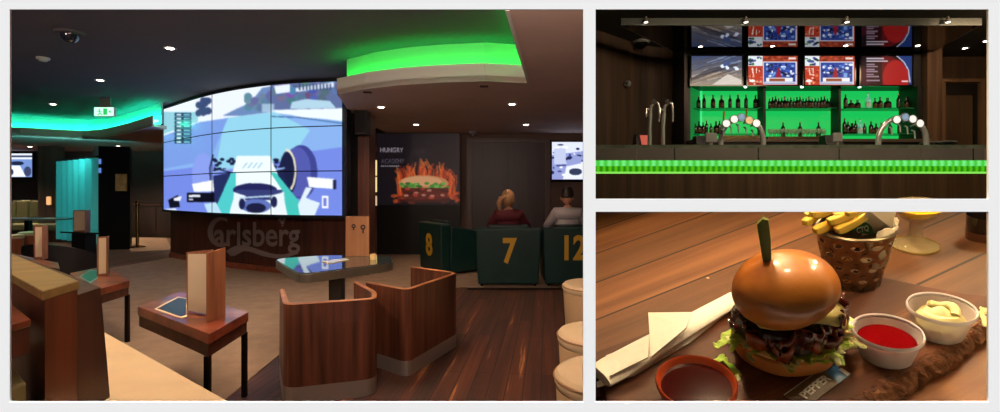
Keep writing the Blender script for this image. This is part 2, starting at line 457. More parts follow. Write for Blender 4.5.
# ================================================================ video wall
VP = [P(163.5, 0, 9.8), P(212, 0, 8.33), P(271, 0, 7.59), P(342.5, 0, 7.29)]
def spl(pts, s):
    n = len(pts)-1; u = min(max(s*n, 0), n-1e-6); i = int(u); t = u-i
    g = lambda k: Vector(pts[k][:2]) if 0 <= k <= n else (2*Vector(pts[0][:2])-Vector(pts[1][:2]) if k < 0 else 2*Vector(pts[n][:2])-Vector(pts[n-1][:2]))
    a, b, c, d = g(i-1), g(i), g(i+1), g(i+2)
    return .5*((2*b)+(c-a)*t+(2*a-5*b+4*c-d)*t*t+(3*b-a-3*c+d)*t**3)
ZT, ZB = 3.045, .985
def screen_art():
    a = Art(158, 74, 350, 220, 3, (118, 140, 232))
    a.poly([(158, 74), (350, 74), (350, 122), (300, 118), (250, 122), (158, 140)], (238, 246, 255))
    a.poly([(158, 138), (200, 124), (250, 115), (275, 113), (350, 122), (350, 146), (158, 172)], (138, 180, 240))
    a.poly([(225, 118), (275, 112), (310, 130), (290, 160), (215, 172)], (150, 215, 240))
    a.poly([(158, 138), (200, 122), (228, 118), (210, 160), (158, 170)], (124, 158, 232))
    a.poly([(158, 112), (198, 112), (198, 122), (158, 136)], (150, 210, 225))
    a.poly([(270, 110), (343, 109), (350, 110), (350, 121), (300, 117)], (240, 250, 255))
    a.line([(272, 116.5), (300, 117.5), (343, 123.5)], 1.2, (70, 110, 160))
    for k in range(14): a.ell(198+rng.uniform(0, 12), 100+rng.uniform(0, 13), 3, 3.5, (58, 76, 120))
    a.poly([(222, 116), (236, 109), (250, 103), (262, 88), (272, 86), (272, 112), (240, 116)], (110, 140, 190))
    for k in range(22): a.ell(248+rng.uniform(0, 26), 94+rng.uniform(0, 14), 4, 4, (82+rng.uniform(0, 40), 104+rng.uniform(0, 40), 160))
    a.poly([(271, 84), (350, 70), (350, 108), (271, 110)], (96, 112, 160))
    for k in range(34): a.ell(274+rng.uniform(0, 70), 78+rng.uniform(0, 26), 4.5, 4, (66+rng.uniform(0, 60), 80+rng.uniform(0, 60), 120+rng.uniform(0, 60)))
    a.poly([(274, 86), (290, 84), (290, 92), (276, 94)], (235, 245, 255))
    a.poly([(292, 102), (306, 99), (330, 101), (336, 108), (290, 109)], (180, 215, 235))
    a.rect(262, 104, 274, 112, (190, 220, 240), .7)
    a.poly([(296, 88), (334, 82), (334, 87), (296, 92)], (225, 235, 250))
    for k in range(10): a.rect(299+k*3.4, 84, 300.6+k*3.4, 90, (60, 80, 120))
    a.blur(2)
    for k in range(8):
        y = 113+k*3.9
        a.rect(174.5, y, 191, y+3.3, (28, 48, 84)); a.rect(176.5, y+.8, 181, y+2.6, (210, 245, 250)); a.rect(183.5, y+.8, 190, y+2.4, (120, 200, 220))
    # car seen from the cockpit camera
    a.ell(203, 175, 11, 22, (140, 160, 240)); a.line([(213, 155), (210, 168), (211, 190), (214, 196)], 1.4, (30, 40, 80))
    a.ell(301, 172, 16.5, 27, (62, 70, 148)); a.ell(297, 172, 14, 25, (84, 92, 176)); a.ell(288, 173, 9, 22, (26, 32, 70))
    for ang in np.linspace(-1.5, 1.5, 30): a.ell(286+9.5*math.cos(ang), 171+21*math.sin(ang), 1, 1.4, (235, 230, 205))
    a.poly([(213, 176), (232, 172), (228, 205), (214, 212)], (36, 46, 96)); a.poly([(266, 172), (282, 172), (296, 200), (286, 204)], (30, 36, 84))
    for x0, x1 in ((214, 236), (266, 284)):
        for k in range(16): a.ell(x0+rng.uniform(0, x1-x0), 164+rng.uniform(-5, 7), 2.3, 1.5, (24, 30, 66))
        a.line([(x0, 172), (x1, 168)], 1.6, (150, 180, 235)); a.line([(x0, 168), (x1, 174)], 1.2, (30, 40, 80))
    a.poly([(237, 156), (270, 156), (280, 180), (302, 216), (212, 216), (230, 182)], (240, 252, 255))
    a.poly([(236, 172), (231, 173), (212, 216), (228, 218), (236, 190)], (80, 205, 205)); [a.line([(243+k*5, 168), (247+k*5, 163)], 1.1, (150, 200, 225)) for k in range(4)]
    a.poly([(270, 172), (276, 173), (312, 217), (288, 217), (282, 190)], (70, 200, 190))
    a.ell(255, 190, 22, 7, (34, 38, 92)); a.rect(236, 190, 282, 200, (54, 62, 120)); a.poly([(234, 192), (246, 196), (240, 216), (232, 216)], (235, 245, 252)); a.poly([(270, 196), (284, 192), (286, 218), (276, 218)], (235, 245, 252))
    a.ell(256, 206, 15, 7, (96, 116, 190)); a.ell(256, 208, 10, 5, (26, 30, 66)); a.ell(242, 204, 3.2, 5.5, (30, 36, 80)); a.ell(274, 202, 3.2, 5.5, (30, 36, 80)); a.line([(240, 198), (272, 196)], 1.6, (190, 220, 240))
    a.poly([(192, 184), (213, 180), (214, 191), (194, 192)], (250, 252, 255))
    a.poly([(307, 177), (334, 179), (334, 189), (309, 187)], (250, 252, 255)); a.rect(333, 180, 336, 189, (24, 30, 70))
    a.poly([(306, 187), (312, 188), (306, 198), (320, 203), (314, 217), (300, 216), (298, 205)], (225, 240, 252))
    a.rect(322, 196, 328, 208, (250, 252, 255)); a.rect(323.6, 198, 326.4, 206, (110, 125, 215))
    a.rect(187, 193, 214, 202, (10, 12, 30)); a.rect(189, 195, 200, 197, (235, 240, 250)); a.rect(189, 198.6, 193, 200, (200, 210, 230))
    a.poly([(168, 200), (178, 195), (180, 207), (170, 208)], (12, 14, 34)); a.poly([(174, 198), (182, 196), (180, 201), (174, 201)], (240, 244, 255))
    a.poly([(204, 204), (216, 202), (222, 214), (208, 214)], (190, 225, 245))
    a.poly([(166, 209), (176, 208), (177, 211), (166, 211)], (225, 235, 255))
    return a.blur(5)
VA = screen_art()
M['display'] = artmat('display', 1.05, spec=.1)
vw = thing('video_wall', 'huge curved video wall of nine joined displays showing a racing car', 'video wall', (VP[1].x, VP[1].y, .985))
OFF = vw.location
def vpt(s, t, d=0.):
    q = spl(VP, s); k = 1-d/q.y
    return Vector((q.x*k, q.y*k, ZT+(ZB-ZT)*t))
mb = MB()
N_ = 36
pts = [tuple(vpt(-.0+i/N_, 0, -.03).xy) for i in range(N_+1)]
pts[0] = (pts[0][0]-.03, pts[0][1]+.02); pts[-1] = (pts[-1][0]+.07, pts[-1][1]-.005)
mb.ribbon(pts, ZB-.04, 3.095, .12)
mb.build('frame', M['black'], vw, off=OFF)
for j in range(3):
    for i in range(3):
        g = .0022; gt = .004
        s0, s1, t0, t1 = i/3+g, (i+1)/3-g, j/3+gt, (j+1)/3-gt
        art_grid('display_panel', lambda s, t: vpt(s0+(s1-s0)*s, t0+(t1-t0)*t, .002), 80, 56,
                 lambda s, t, v: VA.sample([HX+p[0]/p[1]*F for p in v], [HY+(EYE-p[2])/p[1]*F for p in v]), M['display'], vw, OFF)

# plinth below the video wall with lettering
BPt = [P(170.5, 0, 9.95), P(214, 0, 8.85), P(274, 0, 8.05), P(346, 0, 7.62)]
pl = thing('wooden_plinth', 'curved dark wood plinth with silver Carlsberg lettering under the video wall', 'plinth', (BPt[1].x, BPt[1].y, 0))
bp = [tuple(spl(BPt, i/30)) for i in range(31)]
MB().ribbon(bp, .1, .94, .35).build('body', M['wood_dark'], pl, off=pl.location)
bq = [(p[0], p[1]-.05) for p in bp]
MB().ribbon(bq, 0, .1, .4).build('skirting', M['wood_red'], pl, off=pl.location)
def bat(x):
    lo, hi = -.3, 1.2
    for _ in range(30):
        m = (lo+hi)/2; q = spl(BPt, m)
        if HX+q.x/q.y*F < x: lo = m
        else: hi = m
    return spl(BPt, lo)
def bpt(x, y, d=.0):
    q = bat(x); k = 1-(d+.01)/q.y
    return Vector((q.x*k, q.y*k, EYE-(y-HY)/F*q.y*k))
M['letter'] = mat('silver_letter', (165, 150, 148), .45, .55)
def btext(txt, x0, x1, y0, y1, bold):
    return text_part('lettering', txt, lambda u, v, d: bpt(x0+u, y1-v, d), x1-x0, y1-y0, M['letter'], pl, .03, bold, 'silver raised letters', off=pl.location)
btext('arlsberg', 214, 300, 222, 254, .018)
def bflat(name, pts, t=.03):
    mb = MB(); a = [bpt(x, y, t) for x, y in pts]; b = [bpt(x, y, 0) for x, y in pts]; n = len(pts)
    mb.add(a+b, [tuple(range(n)), tuple(range(n, 2*n))[::-1]]+[(i, n+i, n+(i+1) % n, (i+1) % n) for i in range(n)])
    return mb.build(name, M['letter'], pl, off=pl.location)
# big C: a crescent with a hooked tail
cc = []
for k in range(19):
    a = math.radians(-62+ -k*13.2); cc.append((221+13.5*math.cos(a), 232+15*math.sin(a)))
ci = []
for k in range(19):
    a = math.radians(-58+ -k*13.4); ci.append((222.3+9.3*math.cos(a), 232+11.8*math.sin(a)))
for k in range(18): bflat('letter_c', [cc[k], cc[k+1], ci[k+1], ci[k]]) if False else None
mb = MB()
for k in range(18):
    q = [cc[k], cc[k+1], ci[k+1], ci[k]]
    a = [bpt(x, y, .03) for x, y in q]; b = [bpt(x, y, 0) for x, y in q]
    mb.add(a+b, [(0, 1, 2, 3), (7, 6, 5, 4)]+[(i, 4+i, 4+(i+1) % 4, (i+1) % 4) for i in range(4)])
mb.build('letter_c', M['letter'], pl, off=pl.location)
sw = [(226, 251), (233, 246.5), (240, 245), (249, 246), (260, 250), (273, 254), (284, 254.5), (294, 252), (298, 249), (296, 254), (288, 257.5), (276, 258.5), (262, 256), (250, 251.5), (243, 251), (237, 254.5), (233, 257), (228, 255)]
mb = MB()
top, bot = sw[:9], [sw[0]]+sw[:8:-1]
tp = [(226+72*i/16) for i in range(17)]
def interp(pts, x):
    for (a, b), (c, d) in zip(pts[:-1], pts[1:]):
        if a <= x <= c: return b+(d-b)*(x-a)/(c-a+1e-9)
    return pts[-1][1]
for i in range(16):
    q = [(tp[i], interp(top, tp[i])), (tp[i+1], interp(top, tp[i+1])), (tp[i+1], max(interp(bot, tp[i+1]), interp(top, tp[i+1])+.2)), (tp[i], max(interp(bot, tp[i]), interp(top, tp[i])+.2))]
    a = [bpt(x, y, .03) for x, y in q]; b = [bpt(x, y, 0) for x, y in q]
    mb.add(a+b, [(0, 1, 2, 3), (7, 6, 5, 4)]+[(k, 4+k, 4+(k+1) % 4, (k+1) % 4) for k in range(4)])
mb.build('swoosh', M['letter'], pl, off=pl.location)
mb = MB()
for cx, cy, r in ((280, 219.5, 1.9), (284.5, 219, 1.9), (282.4, 222.5, 2), (282.4, 225.6, 1.1)):
    q = [(cx+r*math.cos(2*PI*k/8), cy+r*math.sin(2*PI*k/8)) for k in range(8)]
    a = [bpt(x, y, .03) for x, y in q]; b = [bpt(x, y, 0) for x, y in q]
    mb.add(a+b, [tuple(range(8)), tuple(range(8, 16))[::-1]]+[(k, 8+k, 8+(k+1) % 8, (k+1) % 8) for k in range(8)])
mb.build('leaf_emblem', M['letter'], pl, off=pl.location)

# column to the right of the video wall
x0, x1 = P(347, 0, 7.75).x, P(358, 0, 7.75).x; x2 = P(369, 0, 7.75).x
struct('column', MB().box(x0, x1, 7.75, 8.1, 0, ZL), M['black'])
struct('column', MB().box(x1, x2, 7.75, 8.15, 0, ZL), wood('column_wood', (84, 48, 36), (120, 74, 58), 'z', 14, .05))
sp = thing('loudspeaker', 'black loudspeaker mounted high on the column beside the video wall', 'loudspeaker', (P(363, 121, 7.6).x, 7.6, 2.25))
MB().box(-.1, .1, -.14, .1, -.01, .47).build('cabinet', M['black'], sp, bevel=.015)
MB().box(-.085, .085, -.15, -.139, .02, .45).build('grille', mat('speaker_grille', 24, .8, bump=.3, nscale=200), sp)
MB().box(-.03, .03, .1, .15, .15, .3).build('bracket', M['dark_metal'], sp)

# ================================================================ right back wall: poster wall, lit shelf, door, television
Yp = 10.4
X = lambda x, Y=Yp: (x-HX)/F*Y
Z = lambda y, Y=Yp: EYE-(y-HY)/F*Y
struct('wall_panel_1', MB().box(X(377.5), X(460), 10.36, YB-.001, 0, Z(133.5)), M['black'])
pa = Art(378, 134, 460, 206, 3, (22, 17, 24))
for k in range(150):
    x = rng.uniform(398, 455); h = rng.uniform(4, 22)*(1-abs(x-427)/48)
    c = [(226, 92, 44), (190, 60, 30), (240, 130, 60), (150, 44, 26)][k % 4]
    pa.line([(x, 196), (x+rng.uniform(-3, 3), 186-h), (x+rng.uniform(-4, 4), 182-h-rng.uniform(0, 5))], rng.uniform(.7, 2), c, .65)
for k in range(60): pa.ell(rng.uniform(394, 459), rng.uniform(194, 203), rng.uniform(1, 4), rng.uniform(1, 2.5), [(210, 84, 40), (150, 50, 28)][k % 2], .7)
pa.ell(424, 184, 25, 8, (214, 140, 92)); pa.ell(422, 182, 20, 5, (232, 168, 120)); 
for k in range(40): pa.ell(rng.uniform(402, 449), rng.uniform(184, 190), 2.4, 1.5, [(84, 150, 60), (120, 186, 84), (60, 110, 50)][k % 3])
pa.poly([(402, 189), (449, 189), (447, 200), (405, 200)], (96, 34, 26))
for k in range(26): pa.ell(rng.uniform(403, 448), rng.uniform(189, 199), 2.4, 1.3, [(180, 60, 44), (70, 24, 20), (205, 150, 130), (120, 40, 30)][k % 4], .8)
pa.rect(400, 200.3, 450, 203, (70, 26, 20))
for k in range(14): pa.ell(422+rng.uniform(-10, 10), rng.uniform(142, 168), 4, 3, (70, 60, 70), .15)
pa.blur(2)
pa.text('HUNGRY', 381, 148, 23, 5, (150, 140, 150), bold=.02); pa.text('ACADEMY', 382, 159.5, 23, 4.5, (92, 84, 96)); [pa.rect(381.5+k*2.1, 166, 383+k*2.1, 167.4, (130, 122, 130)) for k in range(9)]
M['poster'] = artmat('glow_poster', .62, rough=.4)  # weak emission put into the print so it shows in the dim room
ps = thing('burger_poster', 'black HUNGRY poster of a flaming burger, glowing faintly on the far wall', 'poster', (X(419), 10.355, Z(205)))
flat_art('picture', pa, X(378), X(460), Z(205), Z(134), 10.335, 2.6, M['poster'], ps, ps.location)
MB().box(X(378), X(460), 10.338, 10.358, Z(205.5), Z(133.6)).build('backing', M['black'], ps, off=ps.location)
sh = thing('lit_display_shelf', 'brightly lit shelf niche seen between the column and the burger poster', 'shelf', (X(372), 10.44, 0))
MB().box(X(366), X(377), 10.46, 10.49, .0, Z(146)).build('back_panel', wood('shelf_back', (120, 80, 60), (150, 110, 84)), sh, off=sh.location)
MB().box(X(367), X(376.8), 10.452, 10.458, Z(192), Z(160)).build('light_panel', glow('shelf_glow', (255, 226, 160), 1.), sh, off=sh.location)
MB().box(X(367), X(376.8), 10.452, 10.458, Z(206), Z(196)).build('light_panel', glow('shelf_glow_low', (255, 220, 180), .7), sh, off=sh.location)
for y in (177, 194, 207): MB().box(X(366.5), X(377), 10.38, 10.46, Z(y), Z(y)+.03).build('shelf_board', M['wood_dark'], sh, off=sh.location)
dr = thing('door_1', None, None, (X(507), YB, 0)); dr['kind'] = 'structure'
MB().box(X(472, YB), X(545, YB), YB-.06, YB-.005, 0, Z(143, YB)).build('door_leaf', wood('door_wood', (30, 18, 14), (50, 31, 25), 'z', 8, .05), dr, off=dr.location)
m_ = MB()
m_.box(X(467, YB), X(472, YB), YB-.1, YB-.005, 0, Z(139, YB)); m_.box(X(545, YB), X(550, YB), YB-.1, YB-.005, 0, Z(139, YB)); m_.box(X(472, YB), X(545, YB), YB-.1, YB-.005, Z(143, YB), Z(139, YB))
m_.build('door_frame', wood('door_frame', (60, 40, 32), (84, 60, 50), 'z', 8, .05), dr, off=dr.location)
MB().box(X(508, YB)-.008, X(508, YB)+.008, YB-.064, YB-.058, .02, Z(143.5, YB)).build('door_gap', M['black'], dr, off=dr.location)
# television on the right
ta = Art(0, 0, 60, 34, 2.5, (118, 122, 190))
ta.poly([(0, 0), (60, 0), (60, 8), (0, 14)], (225, 232, 250)); ta.poly([(0, 12), (30, 8), (34, 20), (10, 34), (0, 34)], (150, 160, 215))
for k in range(30): ta.ell(rng.uniform(0, 30), rng.uniform(2, 30), rng.uniform(.8, 3), rng.uniform(.5, 1.5), [(30, 34, 80), (250, 250, 255), (70, 80, 150)][k % 3])
ta.poly([(14, 22), (34, 18), (60, 30), (60, 34), (10, 34)], (235, 240, 252)); ta.ell(33, 10, 2.5, 7, (60, 60, 110)); ta.rect(2, 6, 13, 20, (196, 205, 235)); ta.ell(22, 27, 6, 3, (50, 60, 90)); ta.poly([(36, 8), (44, 5), (46, 12), (38, 14)], (190, 120, 80)); ta.ell(48, 20, 4, 4, (40, 44, 90)); ta.blur(1)
M['tv'] = artmat('television_picture', 1.1, spec=.1)
def television(x0, x1, y0, y1, Y, art, label, k=2., tilt=0.):
    a, b, c, d = X(x0, Y), X(x1, Y), Z(y1, Y), Z(y0, Y)
    t = thing('television', label, 'television', ((a+b)/2, Y, c))
    MB().box(a-.035, b+.035, Y+.004, Y+.07, c-.05, d+.035).build('casing', M['black_gloss'], t, bevel=.01, off=t.location)
    flat_art('picture', art, a, b, c, d, Y, k, M['tv'], t, t.location)
    MB().box((a+b)/2-.15, (a+b)/2+.15, Y+.07, Y+.12, (c+d)/2-.12, (c+d)/2+.12).build('wall_bracket', M['dark_metal'], t, off=t.location)
    return t
television(552, 616, 142, 179.5, YB-.12, ta, 'wall-mounted television showing motor racing above the man in grey', 2.4)
ta2 = Art(0, 0, 60, 34, 2, (120, 150, 215))
ta2.rect(0, 0, 60, 8, (235, 242, 252)); ta2.rect(0, 3, 60, 5, (50, 60, 100)); ta2.poly([(18, 34), (28, 18), (44, 18), (52, 34)], (245, 248, 255)); ta2.ell(40, 14, 9, 3, (30, 40, 70)); ta2.ell(30, 27, 5, 5, (40, 50, 90)); ta2.ell(54, 26, 5, 7, (60, 70, 110)); ta2.blur(2)
television(-12, 32, 153.5, 177, 14.86, ta2, 'wall-mounted television over the green banquette at the far left', 2.)

# ================================================================ ceiling fittings of the lounge
def downlight(x, y, zc, label, power=40, group='recessed downlights in the lounge ceiling', col=(255, 218, 188), r=.045, size=110):
    p = G(x, y, zc) if x is not None else None
    t = thing('downlight', label, 'ceiling light', p, 0, group)
    MB().lathe([(r*1.5, -.004), (r*1.5, 0), (r, 0), (r, -.004)], 20).build('trim_ring', M['white_plastic'], t)
    MB().lathe([(0, -.012), (r*.8, -.012), (r, -.004)], 20).build('lens', M['lens'], t, smooth=True)
    if power: spot('downlight_lamp', p-Vector((0, 0, .03)), p-Vector((0, 0, 1)), power, col, size, .9, .03)
    return t
dl = [(170, 48, 3.1, 'downlight in the dark ceiling, nearest above the video wall left edge', 60), (100, 80, 3.1, 'downlight in the dark ceiling, middle of the diagonal left row', 60),
      (53, 104, 3.1, 'downlight in the dark ceiling close over the turquoise cove', 110), (30, 146.5, ZL, 'downlight in the low ceiling by the far left television', 150),
      (95, 151.2, ZL, 'downlight in the low ceiling right over the teal curtain', 110), (381, 107, ZL, 'downlight in the beige low ceiling near the column loudspeaker', 40),
      (512, 104, ZL, 'downlight in the beige low ceiling below the cove corner', 40), (416, 124.5, ZL, 'downlight in the beige low ceiling just before the burger poster', 34),
      (526, 124.5, ZL, 'downlight in the beige low ceiling close to the dark door', 34)]
for x, y, z, lb, pw in dl: downlight(x, y, z, lb, pw*1.1)
for x, y, zc, lb in ((367.5, 90.5, ZL, 'small dark ceiling vent near the left end of the green cove'), (484, 84.5, ZL, 'small dark ceiling vent near the right end of the green cove')):
    p = G(x, y+1.5, zc); t = MB().box(-.05, .05, -.03, .03, -.012, 0).build('ceiling_vent', M['dark_metal']); t.location = p; tag(t, lb, 'vent')
p = G(70, 32, 3.1); t = thing('dome_camera', 'dark glass dome security camera on the ceiling at upper left', 'camera', p)
MB().lathe([(0, -.03), (.13, -.025), (.14, -.0)], 28).build('base', M['ceil_dark'], t, smooth=True)
MB().lathe([(0, -.12), (.03, -.115), (.06, -.095), (.08, -.06), (.085, -.02)], 28).build('dome', mat('dome_glass', (40, 44, 60), .05, 0, coat=1), t, smooth=True)
MB().ell((.02, -.02, -.085), (.03, .03, .03)).build('camera_lens', M['chrome'], t, smooth=True)
p = G(43, 57.5, 3.1); t = thing('smoke_detector', 'white smoke detector on the dark ceiling at upper left', 'smoke detector', p)
MB().lathe([(0, -.05), (.04, -.05), (.055, -.03), (.07, -.025), (.07, 0)], 24).build('body', M['white_plastic'], t, smooth=True)
MB().lathe([(0, -.062), (.015, -.06), (.02, -.048)], 16).build('sensor_cap', M['grey_plastic'], t, smooth=True)
p = G(473, 131.5, ZL); t = thing('smoke_detector', 'round sensor on the beige ceiling above the dark door', 'smoke detector', p)
MB().lathe([(0, -.07), (.05, -.065), (.1, -.03), (.11, 0)], 24).build('body', M['grey_plastic'], t, smooth=True)
MB().lathe([(0, -.085), (.02, -.083), (.025, -.06)], 16).build('sensor_cap', M['white_plastic'], t, smooth=True)
# exit sign
Y = 8.9; p = P(104, 116, Y); t = thing('exit_sign', 'small green and white emergency exit sign hanging under the dark ceiling', 'sign', p)
ea = Art(0, 0, 30, 14, 3, (60, 220, 120)); ea.rect(0, 0, 30, 14, (190, 250, 215)); ea.rect(14, 2, 20, 12, (30, 170, 80)); ea.ell(8, 4, 1.4, 1.4, (30, 170, 80)); ea.line([(8, 5), (9, 9), (6, 12)], 1.5, (30, 170, 80)); ea.line([(9, 9), (12, 12)], 1.5, (30, 170, 80)); ea.line([(5, 7), (12, 7)], 1.2, (30, 170, 80)); ea.poly([(22, 7), (26, 4), (26, 10)], (30, 170, 80))
MB().box(-.19, .19, 0, .06, -.01, .17).build('housing', M['white_plastic'], t, bevel=.01)
flat_art('face', ea, -.18, .18, 0, .16, -.004, 2, artmat('exit_face', 1.6), t)
MB().box(-.1, .1, .02, .04, .17, 3.1-p.z).build('hanger', M['grey_plastic'], t)
# ================================================================ booth partition with bench (lower left)
def V2(a): return Vector((a[0], a[1]))
u = Vector((-.80, .60)).normalized(); nrm = Vector((-u.y, u.x))*-1   # u runs back-left along the booth; nrm points to the seat side
if nrm.y < 0: nrm = -nrm
A = Vector((-1.61, 1.69))      # near corner of the oak rail, booth's left side
eb_ = Vector((-.05, .20)).normalized()
def bl(a, b): q = A+u*a+eb_*b; return (q.x, q.y)
bn = thing('booth_bench', 'oak-topped booth bench with cream seat cushion in the lower left corner', 'bench', (A.x, A.y, 0))
o_ = bn.location
def wprism(name, poly, z0, z1, m, par, bevel=0.): return MB().prism(poly, z0, z1).build(name, m, par, off=par.location, bevel=bevel)
Lb = 3.0
M['rail_top'] = wood('oak_rail_top', (128, 108, 62), (160, 132, 80), 'x', 9, .1, .4, rotz=-.64)
wprism('top_rail', [bl(0, 0), bl(Lb, 0), bl(Lb, .21), bl(0, .21)], .965, 1.0, M['rail_top'], bn, .004)
M['wood_bench'] = wood('bench_wood', (70, 34, 20), (112, 60, 36), 'z', 9, .06, .4, .2)
wprism('back_panel', [bl(.0, .012), bl(Lb, .012), bl(Lb, .20), bl(.0, .20)], 0, .964, M['wood_bench'], bn)
mb = MB()
q2, q3 = G(95, 288, .945), P(103, 404, 2.07)
e3 = (Vector((q3.x, q3.y))-A); b3 = .50
mb.hexa([(*bl(.0, .201), .0), (*bl(Lb, .201), .0), (*bl(Lb, b3), .0), (*bl(.0, b3), .0)],
        [(*bl(.0, .201), .945), (*bl(Lb, .201), .945), (*bl(Lb, .36), .945), (*bl(.0, .36), .945)])
mb.build('reclined_backrest', wood('back_wood', (52, 28, 20), (76, 44, 30), 'z', 12, .06, .5), bn, off=o_)
e0, e1 = G(229, 402, .45), G(96, 327.5, .45)
ue = Vector((e1-e0).xy).normalized()
def ln(p, k): return (p.x+ue.x*k, p.y+ue.y*k)
wprism('seat_cushion', [ln(e0, -.6), ln(e1, .6), bl(2.8, .3), bl(.06, .43), (bl(.06, .43)[0]+.35, bl(.06, .43)[1]-.5)], .36, .45, M['cream'], bn)
wprism('seat_base', [ln(e0-Vector((.05, .04, 0)), -.5), ln(e1-Vector((.05, .04, 0)), .5), bl(2.7, .3), bl(.08, .43), (bl(.08, .43)[0]+.3, bl(.08, .43)[1]-.42)], 0, .359, M['wood_dark'], bn)
# booth on the near side of the partition: table ledge and bench
zt_ = .915
p0 = G(36.5, 318, zt_)
tb = thing('booth_table', 'red-brown table edge with dark apron left of the booth end panel', 'table', (p0.x-.2, p0.y, 0))
q0 = G(8, 295, zt_)-Vector((.01, .015, 0)); q1 = G(8, 325.5, zt_)
pl_ = [(p0.x-.008, p0.y-.012), (q0.x, q0.y), (q0.x-.3, q0.y-.1), (q1.x-.25, q1.y-.02), (q1.x, q1.y)]
wprism('table_top', pl_, .89, zt_, M['wood_red'], tb, .004)
cx = sum(p[0] for p in pl_)/5; cy = sum(p[1] for p in pl_)/5
sh_ = lambda k: [(cx+(p[0]-cx)*k, cy+(p[1]-cy)*k) for p in pl_]
wprism('apron', sh_(.985), .80, .889, M['wood_dark'], tb)
wprism('pedestal', sh_(.15), .70, .80, M['dark_metal'], tb)
st = thing('khaki_bench', 'khaki upholstered bench side below the table ledge in the lower left corner', 'bench', (cx, cy, 0))
MB().prism(sh_(.93), .12, .70).build('back', M['cream_dark'], st, off=st.location, bevel=.012)
MB().prism(sh_(.9), 0, .119).build('plinth', M['wood_dark'], st, off=st.location)
for k in range(3): MB().prism(sh_(.934), .26+k*.15, .264+k*.15).build('seam', M['wood_dark'], st, off=st.location)

# ================================================================ side tables with menus
def side_table(quad, z, th, label, legs=(1, 2)):
    """quad: four plan corners"""
    c = sum((Vector(q) for q in quad), Vector((0, 0)))/4
    t = thing('side_table', label, 'table', (c.x, c.y, 0), 0, None)
    wprism('table_top', quad, z-th*.45, z, M['wood_red'], t, .004)
    k = lambda f: [tuple(c+(Vector(q)-c)*f) for q in quad]
    wprism('apron', k(.97), z-th, z-th*.45, M['wood_dark'], t)
    for i, q in enumerate(k(.93)):
        if i not in legs: continue
        MB().box(q[0]-.014, q[0]+.014, q[1]-.014, q[1]+.014, 0, z-th).build('leg', M['dark_metal'], t, off=t.location)
    return t
a, b, c = G(137.5, 306.5, .56), G(209, 334, .56), G(248.5, 312, .56); d = a+c-b
side_table([xy(a), xy(b), xy(c), xy(d)], .56, .135, 'nearest red-brown side table with slim black legs, carrying an open menu')
a, b, c, d = G(92, 291, .56), G(129.5, 280.5, .56), G(106, 266, .56), G(70, 273, .56)
side_table([xy(a), xy(b), xy(c), xy(d)], .56, .13, 'second side table behind the oak rail with a wooden menu and teal card', legs=(1,))
a, b, c, d = G(20, 262, .7), G(60, 269, .7), G(58, 262.5, .7), G(18, 254.5, .7)
side_table([xy(a), xy(b), xy(c), xy(d)], .7, .12, 'far red-brown table beyond the oak rail holding a pale-paged menu')

def menu_book(base, h, w, ang, open_, label, inner='paper', base_m='wood_menu', loop=True):
    """standing folder: two hinged covers with a page inside each; ang = direction its spine faces"""
    t = thing('menu_folder', label, 'menu', base)
    for s in (-1, 1):
        R = Matrix.Rotation(ang+s*open_/2, 4, 'Z')
        o = MB().box(0, w, -.005, .005, 0, h, M=R).build('cover', M[base_m], t, bevel=.002)
        o = MB().box(.012, w-.012, -.0065 if s > 0 else .0055, -.0055 if s > 0 else .0065, .02, h-.015, M=R).build('page', M[inner], t)
        o['label'] = 'cream printed page'
    MB().tube([(0, 0, .01), (0, 0, h+.005)], .006, 8).build('spine', M['dark_metal'], t)
    return t
# nearest menu: left leaf shows its page, right leaf its wooden outside
M['page_print'] = mat('page_print', (96, 80, 66), .8)
base = G(214, 321, .56)
t = thing('menu_folder', 'large open menu folder standing on the nearest side table', 'menu', base)
hh = (321-249)/F*base.y
def leaf(name, xa, ya0, ya1, xb, yb0, yb1, Ya, Yb, m, th=.006):
    a0, a1, b0, b1 = P(xa, ya0, Ya), P(xa, ya1, Ya), P(xb, yb0, Yb), P(xb, yb1, Yb)
    d = (b0-a0).cross(a1-a0).normalized()*th
    mb = MB(); mb.add([a0, b0, b1, a1, a0+d, b0+d, b1+d, a1+d], [(0,1,2,3),(7,6,5,4),(0,4,5,1),(1,5,6,2),(2,6,7,3),(3,7,4,0)])
    return mb.build(name, m, t, off=t.location)
YS = base.y
Yl = F*(EYE-.56)/(311.5-HY); Yr = F*(EYE-.56)/(322.5-HY); Yc = F*(EYE-.56)/(315.5-HY)
leaf('cover', 186.5, 252, 311, 212.5, 249.5, 315, Yl, Yc, M['wood_menu'])
leaf('page', 188, 254, 310.5, 207.5, 254, 314.5, Yl-.012, Yc-.012, M['paper'], .002)['label'] = 'cream printed page'
leaf('cover', 207, 253.5, 322, 225.5, 247, 317.5, Yr, Yc-.02, M['wood_menu'])
mb = MB()
for k in range(11):
    y = 258+k*3.6; a0 = P(192, y, Yl-.016); b0 = P(200+(k % 3), y+.3, Yl-.02)
    mb.add([a0, b0, b0-Vector((0, 0, .006)), a0-Vector((0, 0, .006))], [(0, 1, 2, 3)])
mb.build('printed_lines', M['page_print'], t, off=t.location)
